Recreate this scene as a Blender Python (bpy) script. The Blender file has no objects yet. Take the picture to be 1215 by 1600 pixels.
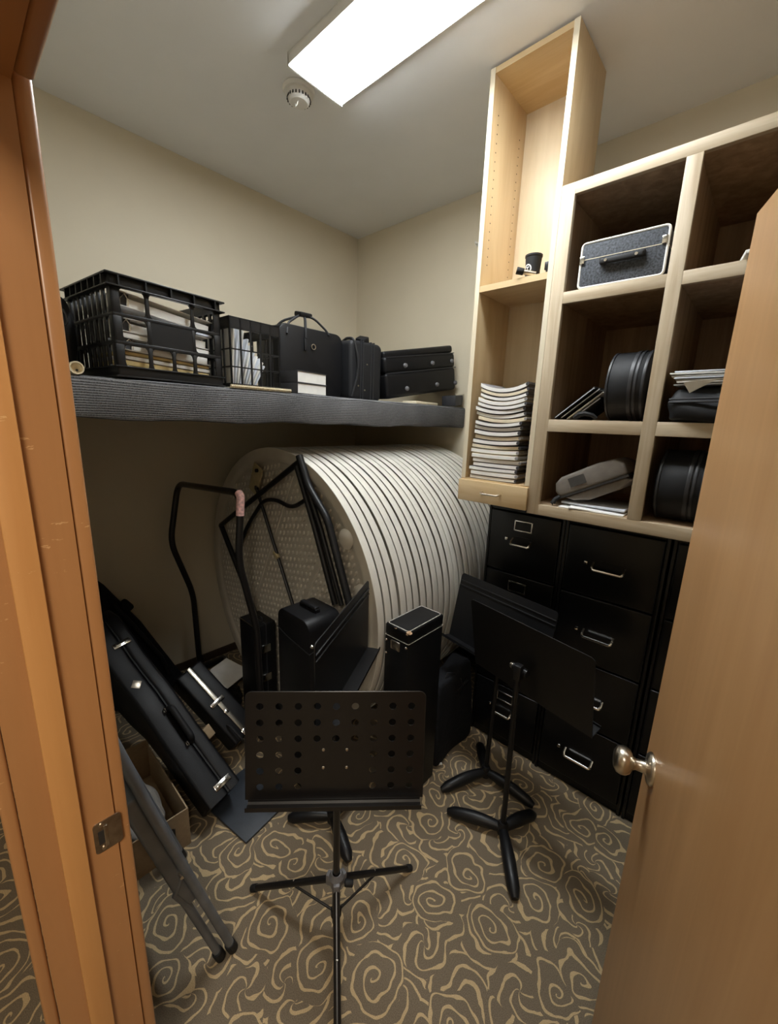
import bpy, bmesh, math, random
from mathutils import Vector, Matrix, Euler
random.seed(7)
scene = bpy.context.scene
COL = scene.collection
PI = math.pi

# ------------------------------------------------------------------ materials
def _new(name):
    m = bpy.data.materials.new(name); m.use_nodes = True
    nt = m.node_tree
    b = nt.nodes['Principled BSDF']
    return m, nt, b

def N(nt, kind, **kw):
    n = nt.nodes.new(kind)
    for k, v in kw.items():
        if k in n.inputs: n.inputs[k].default_value = v
        else: setattr(n, k, v)
    return n

def math_n(nt, op, a, b=None, c=None):
    n = nt.nodes.new('ShaderNodeMath'); n.operation = op
    for i, v in enumerate((a, b, c)):
        if v is None: continue
        if isinstance(v, (int, float)): n.inputs[i].default_value = v
        else: nt.links.new(v, n.inputs[i])
    return n.outputs[0]

def ramp(nt, fac, stops):
    r = nt.nodes.new('ShaderNodeValToRGB')
    el = r.color_ramp.elements
    while len(el) < len(stops): el.new(0.5)
    for e, (p, c) in zip(el, stops):
        e.position = p; e.color = (*c, 1)
    nt.links.new(fac, r.inputs['Fac'])
    return r.outputs['Color']

def bump(nt, b, height, strength, dist=0.002):
    n = nt.nodes.new('ShaderNodeBump')
    n.inputs['Strength'].default_value = strength
    n.inputs['Distance'].default_value = dist
    nt.links.new(height, n.inputs['Height'])
    nt.links.new(n.outputs['Normal'], b.inputs['Normal'])

def coords(nt, scale=(1, 1, 1)):
    t = nt.nodes.new('ShaderNodeTexCoord')
    m = nt.nodes.new('ShaderNodeMapping')
    m.inputs['Scale'].default_value = scale
    nt.links.new(t.outputs['Object'], m.inputs['Vector'])
    return m.outputs['Vector']

def plain(name, col, rough=0.5, metal=0.0, var=0.12, nscale=30, bstr=0.0, bscale=None, bdist=0.001, spec=0.5, voronoi=False):
    m, nt, b = _new(name)
    v = coords(nt)
    n = N(nt, 'ShaderNodeTexNoise', Scale=nscale, Detail=4.0)
    nt.links.new(v, n.inputs['Vector'])
    lo = tuple(max(0, c * (1 - var)) for c in col); hi = tuple(min(1, c * (1 + var)) for c in col)
    nt.links.new(ramp(nt, n.outputs['Fac'], [(0.3, lo), (0.7, hi)]), b.inputs['Base Color'])
    b.inputs['Roughness'].default_value = rough
    b.inputs['Metallic'].default_value = metal
    b.inputs['Specular IOR Level'].default_value = spec
    if bstr > 0:
        if voronoi:
            k = N(nt, 'ShaderNodeTexVoronoi', Scale=bscale or 200)
            nt.links.new(v, k.inputs['Vector']); h = k.outputs['Distance']
        else:
            k = N(nt, 'ShaderNodeTexNoise', Scale=bscale or 200, Detail=3.0)
            nt.links.new(v, k.inputs['Vector']); h = k.outputs['Fac']
        bump(nt, b, h, bstr, bdist)
    return m

def wood(name, c1, c2, axis='z', rough=0.42, scale=1.0, contrast=1.0, fig=0.35, coat=0.0, worn=False):
    m, nt, b = _new(name)
    s = {'x': (1.2, 22, 22), 'y': (22, 1.2, 22), 'z': (22, 22, 1.2)}[axis]
    v = coords(nt, tuple(k * scale for k in s))
    n = N(nt, 'ShaderNodeTexNoise', Scale=1.3, Detail=6.0, Roughness=0.6, Distortion=0.6)
    nt.links.new(v, n.inputs['Vector'])
    s2 = {'x': (2.0, 9, 9), 'y': (9, 2.0, 9), 'z': (9, 9, 2.0)}[axis]
    v2 = coords(nt, tuple(k * scale for k in s2))
    n2 = N(nt, 'ShaderNodeTexNoise', Scale=0.7, Detail=3.0, Distortion=1.2)
    nt.links.new(v2, n2.inputs['Vector'])
    f = math_n(nt, 'ADD', math_n(nt, 'MULTIPLY', n.outputs['Fac'], 1 - fig), math_n(nt, 'MULTIPLY', n2.outputs['Fac'], fig))
    w = 0.22 / contrast
    nt.links.new(ramp(nt, f, [(0.5 - w, c1), (0.5 + w, c2)]), b.inputs['Base Color'])
    if worn:
        vs = coords(nt, (30, 30, 95)); ns = N(nt, 'ShaderNodeTexNoise', Scale=1.0, Detail=5.0, Roughness=0.65); nt.links.new(vs, ns.inputs['Vector'])
        vb = coords(nt, (3, 3, 1.6)); nb2 = N(nt, 'ShaderNodeTexNoise', Scale=1.0, Detail=2.0); nt.links.new(vb, nb2.inputs['Vector'])
        k = math_n(nt, 'MULTIPLY', math_n(nt, 'GREATER_THAN', ns.outputs['Fac'], 0.655), math_n(nt, 'GREATER_THAN', nb2.outputs['Fac'], 0.46))
        mx = nt.nodes.new('ShaderNodeMix'); mx.data_type = 'RGBA'
        nt.links.new(math_n(nt, 'MULTIPLY', k, 0.55), mx.inputs['Factor'])
        nt.links.new(b.inputs['Base Color'].links[0].from_socket, mx.inputs['A']); mx.inputs['B'].default_value = (0.72, 0.46, 0.22, 1)
        nt.links.new(mx.outputs['Result'], b.inputs['Base Color'])
    b.inputs['Roughness'].default_value = rough
    b.inputs['Coat Weight'].default_value = coat
    b.inputs['Coat Roughness'].default_value = 0.25
    bump(nt, b, n.outputs['Fac'], 0.06, 0.0006)
    return m

M = {}
M['wall'] = plain('beige_wall_paint', (0.62, 0.555, 0.425), 0.6, var=0.025, nscale=3, bstr=0.12, bscale=260, bdist=0.0008)
M['ceiling'] = plain('white_ceiling_paint', (0.78, 0.785, 0.79), 0.85, var=0.02, nscale=4, bstr=0.15, bscale=180, bdist=0.001)
M['baseboard'] = plain('dark_brown_base', (0.045, 0.028, 0.018), 0.5)
M['maple_z'] = wood('maple_ply_vertical', (0.50, 0.35, 0.185), (0.62, 0.475, 0.28), 'z', 0.4, fig=0.6, contrast=1.7)
M['maple_x'] = wood('maple_ply_horizontal', (0.50, 0.35, 0.185), (0.62, 0.475, 0.28), 'x', 0.4, fig=0.6, contrast=1.7)
M['maple_edge'] = wood('pale_maple_edge_band', (0.58, 0.50, 0.36), (0.68, 0.61, 0.47), 'z', 0.45)
M['maple_back'] = wood('pale_maple_back_panel', (0.54, 0.43, 0.275), (0.65, 0.545, 0.38), 'z', 0.4, fig=0.6, contrast=1.7)
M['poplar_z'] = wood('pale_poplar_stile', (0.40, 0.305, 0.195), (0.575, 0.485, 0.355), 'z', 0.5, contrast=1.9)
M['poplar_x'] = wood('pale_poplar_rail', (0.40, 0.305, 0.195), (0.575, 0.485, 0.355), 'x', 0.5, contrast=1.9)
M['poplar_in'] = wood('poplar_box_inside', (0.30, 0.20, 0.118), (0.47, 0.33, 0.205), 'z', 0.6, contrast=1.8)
M['birch_door'] = wood('amber_birch_door', (0.44, 0.235, 0.095), (0.56, 0.32, 0.14), 'z', 0.38, scale=0.8, contrast=1.3, fig=0.5, coat=0.15)
M['trim_wood'] = wood('honey_stained_trim', (0.36, 0.165, 0.06), (0.45, 0.225, 0.09), 'z', 0.36, scale=0.8, contrast=0.8, coat=0.2, worn=True)
M['trim_wood_y'] = wood('honey_stained_head_trim', (0.36, 0.165, 0.06), (0.45, 0.225, 0.09), 'x', 0.36, scale=0.8, contrast=0.8, coat=0.2)
M['stop_wood'] = wood('worn_door_stop', (0.50, 0.235, 0.075), (0.60, 0.31, 0.11), 'z', 0.4, scale=0.8, worn=True)
M['black_metal'] = plain('black_powder_coat', (0.0075, 0.0075, 0.0085), 0.42, 0.0, bstr=0.05, bscale=400, spec=0.35)
M['black_satin'] = plain('black_satin_metal', (0.0095, 0.0085, 0.0085), 0.3, 0.0, spec=0.45)
M['file_black'] = plain('black_file_enamel', (0.004, 0.004, 0.0045), 0.3, spec=0.32, bstr=0.03, bscale=500)
M['black_plastic'] = plain('black_crate_plastic', (0.007, 0.007, 0.008), 0.40, spec=0.42)
M['black_vinyl'] = plain('black_leatherette', (0.0055, 0.0055, 0.0065), 0.46, bstr=0.3, bscale=420, bdist=0.0006, voronoi=True, spec=0.26)
M['black_nylon'] = plain('black_nylon_cloth', (0.008, 0.0085, 0.0105), 0.6, bstr=0.3, bscale=600, bdist=0.0006, voronoi=True, spec=0.35)
M['black_soft'] = plain('black_soft_cloth', (0.007, 0.0075, 0.010), 0.8, bstr=0.5, bscale=40, bdist=0.006, spec=0.25)
M['black_rubber'] = plain('black_rubber', (0.012, 0.012, 0.013), 0.6, spec=0.3)
M['zip_grey'] = plain('grey_zip_tape', (0.02, 0.021, 0.025), 0.45)
M['chrome'] = plain('bright_chrome', (0.78, 0.76, 0.72), 0.18, 1.0, var=0.03)
M['nickel'] = plain('satin_nickel', (0.60, 0.54, 0.45), 0.28, 1.0, var=0.03)
M['brass_dull'] = plain('dull_silver_trim', (0.62, 0.58, 0.50), 0.30, 1.0, var=0.08)
M['steel_plate'] = plain('worn_strike_steel', (0.36, 0.31, 0.25), 0.35, 1.0, var=0.25, nscale=60)
M['grey_metal'] = plain('grey_cast_hub', (0.16, 0.16, 0.17), 0.5, 0.3)
M['chair_grey'] = plain('dark_grey_chair_enamel', (0.15, 0.16, 0.175), 0.4, 0.2, var=0.2, nscale=12, spec=0.5)
M['white_plastic'] = plain('white_plastic', (0.74, 0.73, 0.70), 0.45, var=0.02)
M['table_white'] = plain('off_white_table_plastic', (0.66, 0.635, 0.575), 0.45, var=0.06, nscale=14, bstr=0.2, bscale=300, bdist=0.0005)
M['paper'] = plain('white_paper', (0.76, 0.75, 0.72), 0.8, var=0.04)
M['paper_warm'] = plain('cream_paper', (0.70, 0.62, 0.46), 0.8, var=0.08)
M['paper_blue'] = plain('cool_white_paper', (0.62, 0.66, 0.74), 0.8, var=0.06)
M['paper_tan'] = plain('tan_kraft_paper', (0.50, 0.38, 0.17), 0.8, var=0.1)
M['cover_grey'] = plain('grey_book_cover', (0.20, 0.19, 0.19), 0.6)
M['cover_dark'] = plain('charcoal_book_cover', (0.035, 0.035, 0.04), 0.5)
M['cardboard'] = plain('brown_cardboard', (0.36, 0.26, 0.155), 0.8, var=0.08, nscale=60)
M['ink'] = plain('black_ink', (0.02, 0.017, 0.015), 0.7)
M['grey_cloth'] = plain('crumpled_grey_cloth', (0.26, 0.24, 0.215), 0.9, bstr=0.5, bscale=30, bdist=0.01)
M['grey_bag'] = plain('grey_brown_canvas', (0.17, 0.15, 0.13), 0.85, bstr=0.3, bscale=500, voronoi=True)
M['tag_dark'] = plain('dark_woven_patch', (0.05, 0.045, 0.04), 0.8)
M['tolex'] = plain('speckled_charcoal_covering', (0.052, 0.058, 0.070), 0.75, var=0.8, nscale=150, bstr=0.4, bscale=300)
M['pink_tape'] = plain('pink_label_tape', (0.75, 0.45, 0.43), 0.6, var=0.35, nscale=90)
M['cream_plastic'] = plain('cream_plastic', (0.66, 0.57, 0.40), 0.5)
M['floor_board'] = plain('slate_coated_board', (0.028, 0.033, 0.042), 0.5, bstr=0.3, bscale=250)
M['plywood_edge'] = plain('worn_wood_core', (0.50, 0.33, 0.20), 0.8, var=0.4, nscale=120)
M['white_thread'] = plain('pale_worn_piping', (0.48, 0.46, 0.42), 0.7, var=0.4, nscale=120)
M['yellow_plate'] = plain('yellowed_bracket', (0.42, 0.35, 0.20), 0.6)

def diffuser_material():
    m, nt, b = _new('lit_lamp_lens')
    b.inputs['Base Color'].default_value = (0.9, 0.9, 0.9, 1)
    b.inputs['Emission Color'].default_value = (0.94, 0.985, 1.0, 1)
    b.inputs['Emission Strength'].default_value = LAMP
    return m
LAMP = 42.0
M['lens'] = diffuser_material()

def carpet_material():
    m, nt, b = _new('brown_scroll_carpet')
    tc = nt.nodes.new('ShaderNodeTexCoord')
    base = tc.outputs['Object']
    nz = N(nt, 'ShaderNodeTexNoise', Scale=7.0, Detail=2.0)
    nt.links.new(base, nz.inputs['Vector'])
    sub = nt.nodes.new('ShaderNodeVectorMath'); sub.operation = 'SUBTRACT'
    nt.links.new(nz.outputs['Color'], sub.inputs[0]); sub.inputs[1].default_value = (0.5, 0.5, 0.5)
    scl = nt.nodes.new('ShaderNodeVectorMath'); scl.operation = 'SCALE'
    nt.links.new(sub.outputs[0], scl.inputs[0]); scl.inputs['Scale'].default_value = 0.115
    add = nt.nodes.new('ShaderNodeVectorMath'); add.operation = 'ADD'
    nt.links.new(base, add.inputs[0]); nt.links.new(scl.outputs[0], add.inputs[1])
    flat = nt.nodes.new('ShaderNodeVectorMath'); flat.operation = 'MULTIPLY'
    nt.links.new(add.outputs[0], flat.inputs[0]); flat.inputs[1].default_value = (1, 1, 0)
    p = flat.outputs[0]

    def spiral(cell, pitch, arms, width):
        vo = N(nt, 'ShaderNodeTexVoronoi', Scale=1.0 / cell, Randomness=0.8)
        vo.voronoi_dimensions = '2D'
        nt.links.new(p, vo.inputs['Vector'])
        d = nt.nodes.new('ShaderNodeVectorMath'); d.operation = 'SUBTRACT'
        nt.links.new(p, d.inputs[0]); nt.links.new(vo.outputs['Position'], d.inputs[1])
        sep = nt.nodes.new('ShaderNodeSeparateXYZ'); nt.links.new(d.outputs[0], sep.inputs[0])
        r = math_n(nt, 'SQRT', math_n(nt, 'ADD', math_n(nt, 'MULTIPLY', sep.outputs[0], sep.outputs[0]), math_n(nt, 'MULTIPLY', sep.outputs[1], sep.outputs[1])))
        th = math_n(nt, 'DIVIDE', math_n(nt, 'ARCTAN2', sep.outputs[1], sep.outputs[0]), 2 * PI)
        sc = nt.nodes.new('ShaderNodeSeparateColor'); nt.links.new(vo.outputs['Color'], sc.inputs[0])
        sign = math_n(nt, 'SUBTRACT', math_n(nt, 'MULTIPLY', math_n(nt, 'GREATER_THAN', sc.outputs[0], 0.5), 2.0), 1.0)
        ph = math_n(nt, 'ADD', math_n(nt, 'DIVIDE', r, pitch), math_n(nt, 'MULTIPLY', math_n(nt, 'MULTIPLY', th, arms), sign))
        ph = math_n(nt, 'ADD', ph, sc.outputs[1])
        fr = math_n(nt, 'FRACT', ph)
        tri = math_n(nt, 'ABSOLUTE', math_n(nt, 'SUBTRACT', fr, 0.5))      # 0 on the line
        return tri, r, vo

    t1, r1, v1 = spiral(0.215, 0.031, 1.0, 0.1)
    t2, r2, v2 = spiral(0.150, 0.040, 4.0, 0.1)
    # line width swells and thins like drawn strokes
    nw = N(nt, 'ShaderNodeTexNoise', Scale=26.0, Detail=3.0)
    nt.links.new(base, nw.inputs['Vector'])
    wv = math_n(nt, 'ADD', math_n(nt, 'MULTIPLY', nw.outputs['Fac'], 0.29), -0.035)
    l1 = math_n(nt, 'LESS_THAN', t1, wv)
    l2 = math_n(nt, 'LESS_THAN', t2, math_n(nt, 'MULTIPLY', wv, 1.0))
    inner = math_n(nt, 'LESS_THAN', r1, 0.083)
    line = math_n(nt, 'ADD', math_n(nt, 'MULTIPLY', l1, inner), math_n(nt, 'MULTIPLY', l2, math_n(nt, 'SUBTRACT', 1.0, inner)))
    pile = N(nt, 'ShaderNodeTexNoise', Scale=420.0, Detail=2.0)
    nt.links.new(base, pile.inputs['Vector'])
    dark = ramp(nt, pile.outputs['Fac'], [(0.3, (0.128, 0.100, 0.068)), (0.7, (0.215, 0.172, 0.122))])
    lite = ramp(nt, pile.outputs['Fac'], [(0.3, (0.40, 0.29, 0.155)), (0.7, (0.58, 0.44, 0.26))])
    mx = nt.nodes.new('ShaderNodeMix'); mx.data_type = 'RGBA'
    nt.links.new(line, mx.inputs['Factor']); nt.links.new(dark, mx.inputs['A']); nt.links.new(lite, mx.inputs['B'])
    nt.links.new(mx.outputs['Result'], b.inputs['Base Color'])
    b.inputs['Roughness'].default_value = 0.95
    b.inputs['Specular IOR Level'].default_value = 0.15
    hh = math_n(nt, 'ADD', pile.outputs['Fac'], math_n(nt, 'MULTIPLY', line, -0.6))
    bump(nt, b, hh, 0.5, 0.003)
    return m
M['carpet'] = carpet_material()

def rib_material():
    m, nt, b = _new('ribbed_grey_carpet')
    v = coords(nt)
    sep = nt.nodes.new('ShaderNodeSeparateXYZ'); nt.links.new(v, sep.inputs[0])
    n = N(nt, 'ShaderNodeTexNoise', Scale=260.0, Detail=3.0); nt.links.new(v, n.inputs['Vector'])
    nb = N(nt, 'ShaderNodeTexNoise', Scale=5.0, Detail=2.0); nt.links.new(v, nb.inputs['Vector'])
    h = math_n(nt, 'ADD', sep.outputs[2], math_n(nt, 'MULTIPLY', sep.outputs[0], 1.0))
    h = math_n(nt, 'ADD', h, math_n(nt, 'MULTIPLY', n.outputs['Fac'], 0.0030))
    s = math_n(nt, 'SINE', math_n(nt, 'MULTIPLY', h, 2 * PI / 0.0075))
    s = math_n(nt, 'ADD', math_n(nt, 'MULTIPLY', s, 0.5), 0.5)
    f = math_n(nt, 'ADD', math_n(nt, 'MULTIPLY', s, math_n(nt, 'MULTIPLY', nb.outputs['Fac'], 0.75)), math_n(nt, 'MULTIPLY', n.outputs['Fac'], 0.55))
    nt.links.new(ramp(nt, f, [(0.2, (0.030, 0.030, 0.032)), (0.9, (0.27, 0.27, 0.28))]), b.inputs['Base Color'])
    b.inputs['Roughness'].default_value = 0.95
    b.inputs['Specular IOR Level'].default_value = 0.1
    bump(nt, b, f, 0.6, 0.003)
    return m
M['rib'] = rib_material()

M['dimple'] = plain('taupe_table_underside', (0.50, 0.46, 0.39), 0.55, var=0.06, nscale=10)

# ------------------------------------------------------------------ mesh builder
class MB:
    def __init__(s): s.bm = bmesh.new()
    def add(s, bm2, mat=None):
        if mat is not None: bmesh.ops.transform(bm2, matrix=mat, verts=bm2.verts)
        me = bpy.data.meshes.new('t'); bm2.to_mesh(me); bm2.free()
        s.bm.from_mesh(me); bpy.data.meshes.remove(me); return s
    def box(s, c, d, rot=None, bev=0.0, seg=2):
        b = bmesh.new(); bmesh.ops.create_cube(b, size=1.0)
        bmesh.ops.scale(b, vec=d, verts=b.verts)
        if bev > 0: bmesh.ops.bevel(b, geom=list(b.edges), offset=bev, segments=seg, profile=0.5, affect='EDGES')
        m = Matrix.Translation(c)
        if rot is not None: m = m @ (rot.to_4x4() if not isinstance(rot, Euler) else rot.to_matrix().to_4x4())
        return s.add(b, m)
    def bb(s, x0, x1, y0, y1, z0, z1, bev=0.0, seg=2):
        return s.box(((x0+x1)/2, (y0+y1)/2, (z0+z1)/2), (x1-x0, y1-y0, z1-z0), bev=bev, seg=seg)
    def cyl(s, p0, p1, r0, r1=None, n=16, cap=True, bev=0.0):
        p0, p1 = Vector(p0), Vector(p1); r1 = r0 if r1 is None else r1
        d = p1 - p0
        b = bmesh.new()
        bmesh.ops.create_cone(b, cap_ends=cap, segments=n, radius1=r0, radius2=r1, depth=d.length)
        if bev > 0:
            es = [e for e in b.edges if len(e.link_faces) == 2 and any(len(f.verts) > 4 for f in e.link_faces)]
            bmesh.ops.bevel(b, geom=es, offset=bev, segments=2, profile=0.5, affect='EDGES')
        q = d.normalized().to_track_quat('Z', 'Y').to_matrix().to_4x4()
        return s.add(b, Matrix.Translation((p0 + p1) / 2) @ q)
    def tube(s, pts, r, n=10, closed=False, fillet=0.0):
        pts = [Vector(p) for p in pts]
        if fillet > 0:
            out = [pts[0]]
            for i in range(1, len(pts) - 1):
                a, b_, c = pts[i-1], pts[i], pts[i+1]
                f = min(fillet, (a-b_).length * .45, (c-b_).length * .45)
                p, q = b_ + (a-b_).normalized()*f, b_ + (c-b_).normalized()*f
                for k in range(6):
                    t = k / 5
                    out.append(p*(1-t)**2 + b_*2*t*(1-t) + q*t*t)
            out.append(pts[-1]); pts = out
        rings = []
        up = None
        bm = s.bm
        m = len(pts)
        for i, p in enumerate(pts):
            if closed: t = (pts[(i+1) % m] - pts[i-1]).normalized()
            else: t = (pts[min(i+1, m-1)] - pts[max(i-1, 0)]).normalized()
            if up is None:
                up = Vector((0, 0, 1)) if abs(t.z) < 0.9 else Vector((1, 0, 0))
            x = t.cross(up).normalized(); y = x.cross(t).normalized(); up = y
            rr = r[i] if isinstance(r, (list, tuple)) else r
            rings.append([bm.verts.new(p + x*rr*math.cos(2*PI*k/n) + y*rr*math.sin(2*PI*k/n)) for k in range(n)])
        for i in range(m if closed else m - 1):
            A, B = rings[i], rings[(i+1) % m]
            for k in range(n):
                bm.faces.new((A[k], A[(k+1) % n], B[(k+1) % n], B[k]))
        if not closed:
            bm.faces.new(list(reversed(rings[0]))); bm.faces.new(rings[-1])
        return s
    def lathe(s, prof, n=32, mat=None, cap=True):
        b = bmesh.new(); rings = []
        for (r, z) in prof:
            if r < 1e-6: rings.append([b.verts.new((0, 0, z))])
            else: rings.append([b.verts.new((r*math.cos(2*PI*k/n), r*math.sin(2*PI*k/n), z)) for k in range(n)])
        for A, B in zip(rings, rings[1:]):
            for k in range(n):
                k2 = (k+1) % n
                if len(A) == 1 and len(B) == 1: continue
                if len(A) == 1: b.faces.new((A[0], B[k2], B[k]))
                elif len(B) == 1: b.faces.new((A[k], A[k2], B[0]))
                else: b.faces.new((A[k], A[k2], B[k2], B[k]))
        bmesh.ops.recalc_face_normals(b, faces=b.faces)
        return s.add(b, mat)
    def prism(s, poly, d0, d1, mat=None, bev=0.0, seg=2):
        """polygon in local XY extruded along local Z from d0 to d1"""
        b = bmesh.new()
        lo = [b.verts.new((x, y, d0)) for x, y in poly]; hi = [b.verts.new((x, y, d1)) for x, y in poly]
        b.faces.new(list(reversed(lo))); b.faces.new(hi)
        n = len(poly)
        for i in range(n): b.faces.new((lo[i], lo[(i+1) % n], hi[(i+1) % n], hi[i]))
        bmesh.ops.recalc_face_normals(b, faces=b.faces)
        if bev > 0:
            es = [e for e in b.edges if abs(e.verts[0].co.z - e.verts[1].co.z) < 1e-6]
            bmesh.ops.bevel(b, geom=es, offset=bev, segments=seg, profile=0.5, affect='EDGES')
        return s.add(b, mat)
    def build(s, name, mat, parent=None, smooth=35, loc=None):
        me = bpy.data.meshes.new(name)
        s.bm.normal_update(); s.bm.to_mesh(me); s.bm.free()
        me.materials.append(mat)
        if smooth:
            me.polygons.foreach_set('use_smooth', [True]*len(me.polygons))
            try: me.set_sharp_from_angle(angle=math.radians(smooth))
            except Exception: pass
        o = bpy.data.objects.new(name, me); COL.objects.link(o)
        if parent is not None: o.parent = parent
        if loc is not None: o.location = loc
        return o

def tag(o, label, cat, group=None, kind=None):
    if label: o['label'] = label
    if cat: o['category'] = cat
    if group: o['group'] = group
    if kind: o['kind'] = kind
    return o
def thing(name, label, cat, loc=(0, 0, 0), rz=0.0, group=None, mat=None):
    o = bpy.data.objects.new(name, None); COL.objects.link(o)
    o.empty_display_size = 0.05
    if mat is not None: o.matrix_world = mat
    else:
        o.location = loc; o.rotation_euler = (0, 0, rz)
    return tag(o, label, cat, group)
def struct(name, mb, mat, smooth=35):
    o = mb.build(name, mat, None, smooth); o['kind'] = 'structure'; return o
def frame(origin, x, y, z):
    m = Matrix.Identity(4)
    for i, a in enumerate((x, y, z)):
        a = Vector(a).normalized()
        for k in range(3): m[k][i] = a[k]
    for k in range(3): m[k][3] = origin[k]
    return m
def rrect(w, h, r, n=5):
    p = []
    for cx, cy, a0 in ((w/2-r, h/2-r, 0), (-w/2+r, h/2-r, 90), (-w/2+r, -h/2+r, 180), (w/2-r, -h/2+r, 270)):
        for k in range(n+1):
            a = math.radians(a0 + 90*k/n); p.append((cx + r*math.cos(a), cy + r*math.sin(a)))
    return p

# ------------------------------------------------------------------ the room (metres; the eye stands at x=0, y=0, z=1.66)
XL, XR, YF, YB, H = -2.60, 0.75, 0.112, 2.394, 3.02
JL, JR, HEAD = -0.714, 0.200, 2.030
struct('floor', MB().bb(-3.2, 2.0, -2.2, YB+0.1, -0.05, 0.0), M['carpet'])
struct('ceiling', MB().bb(XL-0.1, XR+0.1, 0.0, YB+0.1, H, H+0.06), M['ceiling'])
struct('wall_left', MB().bb(XL-0.1, XL, 0.0, YB+0.1, 0, H), M['wall'])
struct('wall_back', MB().bb(XL, XR, YB, YB+0.1, 0, H), M['wall'])
struct('wall_right', MB().bb(XR, XR+0.1, 0.0, YB+0.1, 0, H), M['wall'])
w = MB().bb(XL, JL-0.02, 0.0, YF, 0, H).bb(JR+0.02, XR, 0.0, YF, 0, H).bb(JL-0.02, JR+0.02, 0.0, YF, HEAD+0.02, H)
struct('wall_front', w, M['wall'])
struct('baseboard_left', MB().bb(XL, XL+0.012, YF, YB, 0, 0.055, bev=0.003), M['baseboard'])
struct('baseboard_back', MB().bb(XL+0.012, XR, YB-0.012, YB, 0, 0.055, bev=0.003), M['baseboard'])
struct('wall_corridor', MB().bb(-3.2, 2.0, -2.2, -2.1, 0, 2.6), M['wall'])
struct('ceiling_corridor', MB().bb(-3.2, 2.0, -2.2, 0.0, 2.6, 2.66), M['ceiling'])
struct('wall_corridor_left', MB().bb(-3.3, -3.2, -2.2, 0.0, 0, 2.6), M['wall'])
struct('wall_corridor_right', MB().bb(2.0, 2.1, -2.2, 0.0, 0, 2.6), M['wall'])

# door frame: left jamb, head, right jamb, each with its stop and casings
def jamb(name, x, s):
    # s=+1: reveal faces +x (left jamb), -1: faces -x
    a = MB(); a.bb(min(x, x-0.019*s), max(x, x-0.019*s), 0.0, YF, 0, HEAD)
    o = struct(name, a, M['trim_wood'])
    st = MB(); st.bb(min(x, x+0.012*s), max(x, x+0.012*s), 0.036, 0.068, 0, HEAD-0.012, bev=0.002)
    st.build('door_stop', M['stop_wood'], o)
    for y0, y1, nm in ((-0.018, -0.0005, 'outer_casing'), (YF+0.0005, YF+0.021, 'inner_casing')):
        c = MB(); xa, xb = x-0.004*s, x-0.082*s
        c.bb(min(xa, xb), max(xa, xb), y0, y1, 0, HEAD+0.078, bev=0.005, seg=3)
        c.build(nm, M['trim_wood'], o)
    return o
tj = jamb('trim_1', JL, 1)
jamb('trim_2', JR, -1)
h = MB().bb(JL, JR, 0.0, YF, HEAD, HEAD+0.019)
hd = struct('trim_3', h, M['trim_wood_y'])
MB().bb(JL, JR, 0.036, 0.068, HEAD-0.012, HEAD, bev=0.002).build('door_stop', M['trim_wood_y'], hd)
for y0, y1, nm in ((-0.018, -0.0005, 'outer_casing'), (YF+0.0005, YF+0.021, 'inner_casing')):
    MB().bb(JL-0.004+0.008, JR-0.004, y0, y1, HEAD+0.004, HEAD+0.078, bev=0.005, seg=3).build(nm, M['trim_wood_y'], hd)
sp = MB(); sp.prism(rrect(0.040, 0.060, 0.006), 0, 0.002, frame((JL, 0.100, 0.957), (0, 1, 0), (0, 0, 1), (1, 0, 0)))
sp.bb(JL, JL+0.0045, 0.094, 0.100, 0.936, 0.978, bev=0.001)
spo = sp.build('strike_plate', M['steel_plate'], tj); spo['label'] = 'worn metal strike plate'
hole = MB().bb(JL+0.0015, JL+0.0028, 0.086, 0.094, 0.944, 0.970); hole.build('latch_hole', M['ink'], spo)
sc = MB()
for z in (0.934, 0.981): sc.cyl((JL+0.001, 0.092, z), (JL+0.0035, 0.092, z), 0.0035, n=10)
sc.build('screw', M['nickel'], spo)

# door leaf, hinged on the right jamb and standing open into the room
DY = Vector((-0.308, 0.951, 0)).normalized()
FE = Vector((-0.0826, 1.000, 0))
DN = Vector((-DY.y, DY.x, 0))                       # out of the face turned to the doorway
dm = frame(FE, DY, -DN, (0, 0, 1))                   # local x to the free edge, y into the leaf
d = MB(); d.bb(-0.905, 0.0, 0.0, 0.044, 0.012, 2.028, bev=0.0015)
door = struct('door_1', d, M['birch_door']); door.matrix_world = dm
kn = MB()
kf = frame((-0.062, 0, 0.945), (1, 0, 0), (0, 0, 1), (0, -1, 0))
kn.lathe([(0, 0.0), (0.034, 0.0), (0.034, 0.003), (0.030, 0.008), (0.016, 0.011), (0.013, 0.014), (0.0115, 0.030), (0.0135, 0.036), (0.024, 0.041),
          (0.029, 0.049), (0.030, 0.057), (0.027, 0.066), (0.018, 0.072), (0, 0.074)], 32, kf)
k = kn.build('door_knob', M['nickel'], door, 50); k['label'] = 'round satin nickel door knob'
MB().bb(-0.001, 0.0015, 0.010, 0.034, 0.917, 0.973, bev=0.0005).build('latch_plate', M['nickel'], door)

# ------------------------------------------------------------------ ceiling fittings
t = thing('ceiling_light', 'bright white rectangular light fixture on the storeroom ceiling', 'ceiling light', (-1.03, 1.235, H))
f = MB(); f.bb(-0.575, 0.575, -0.135, 0.135, -0.014, 0.0, bev=0.003)
for s in (-1, 1): f.bb(-0.575, 0.575, s*0.132-0.003, s*0.132+0.003, -0.040, -0.012)
f.bb(-0.577, -0.569, -0.135, 0.135, -0.046, 0.0); f.bb(0.569, 0.577, -0.135, 0.135, -0.046, 0.0)
f.build('housing', M['white_plastic'], t)
MB().bb(-0.568, 0.568, -0.127, 0.127, -0.050, -0.015, bev=0.008).build('diffuser', M['lens'], t)

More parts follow.
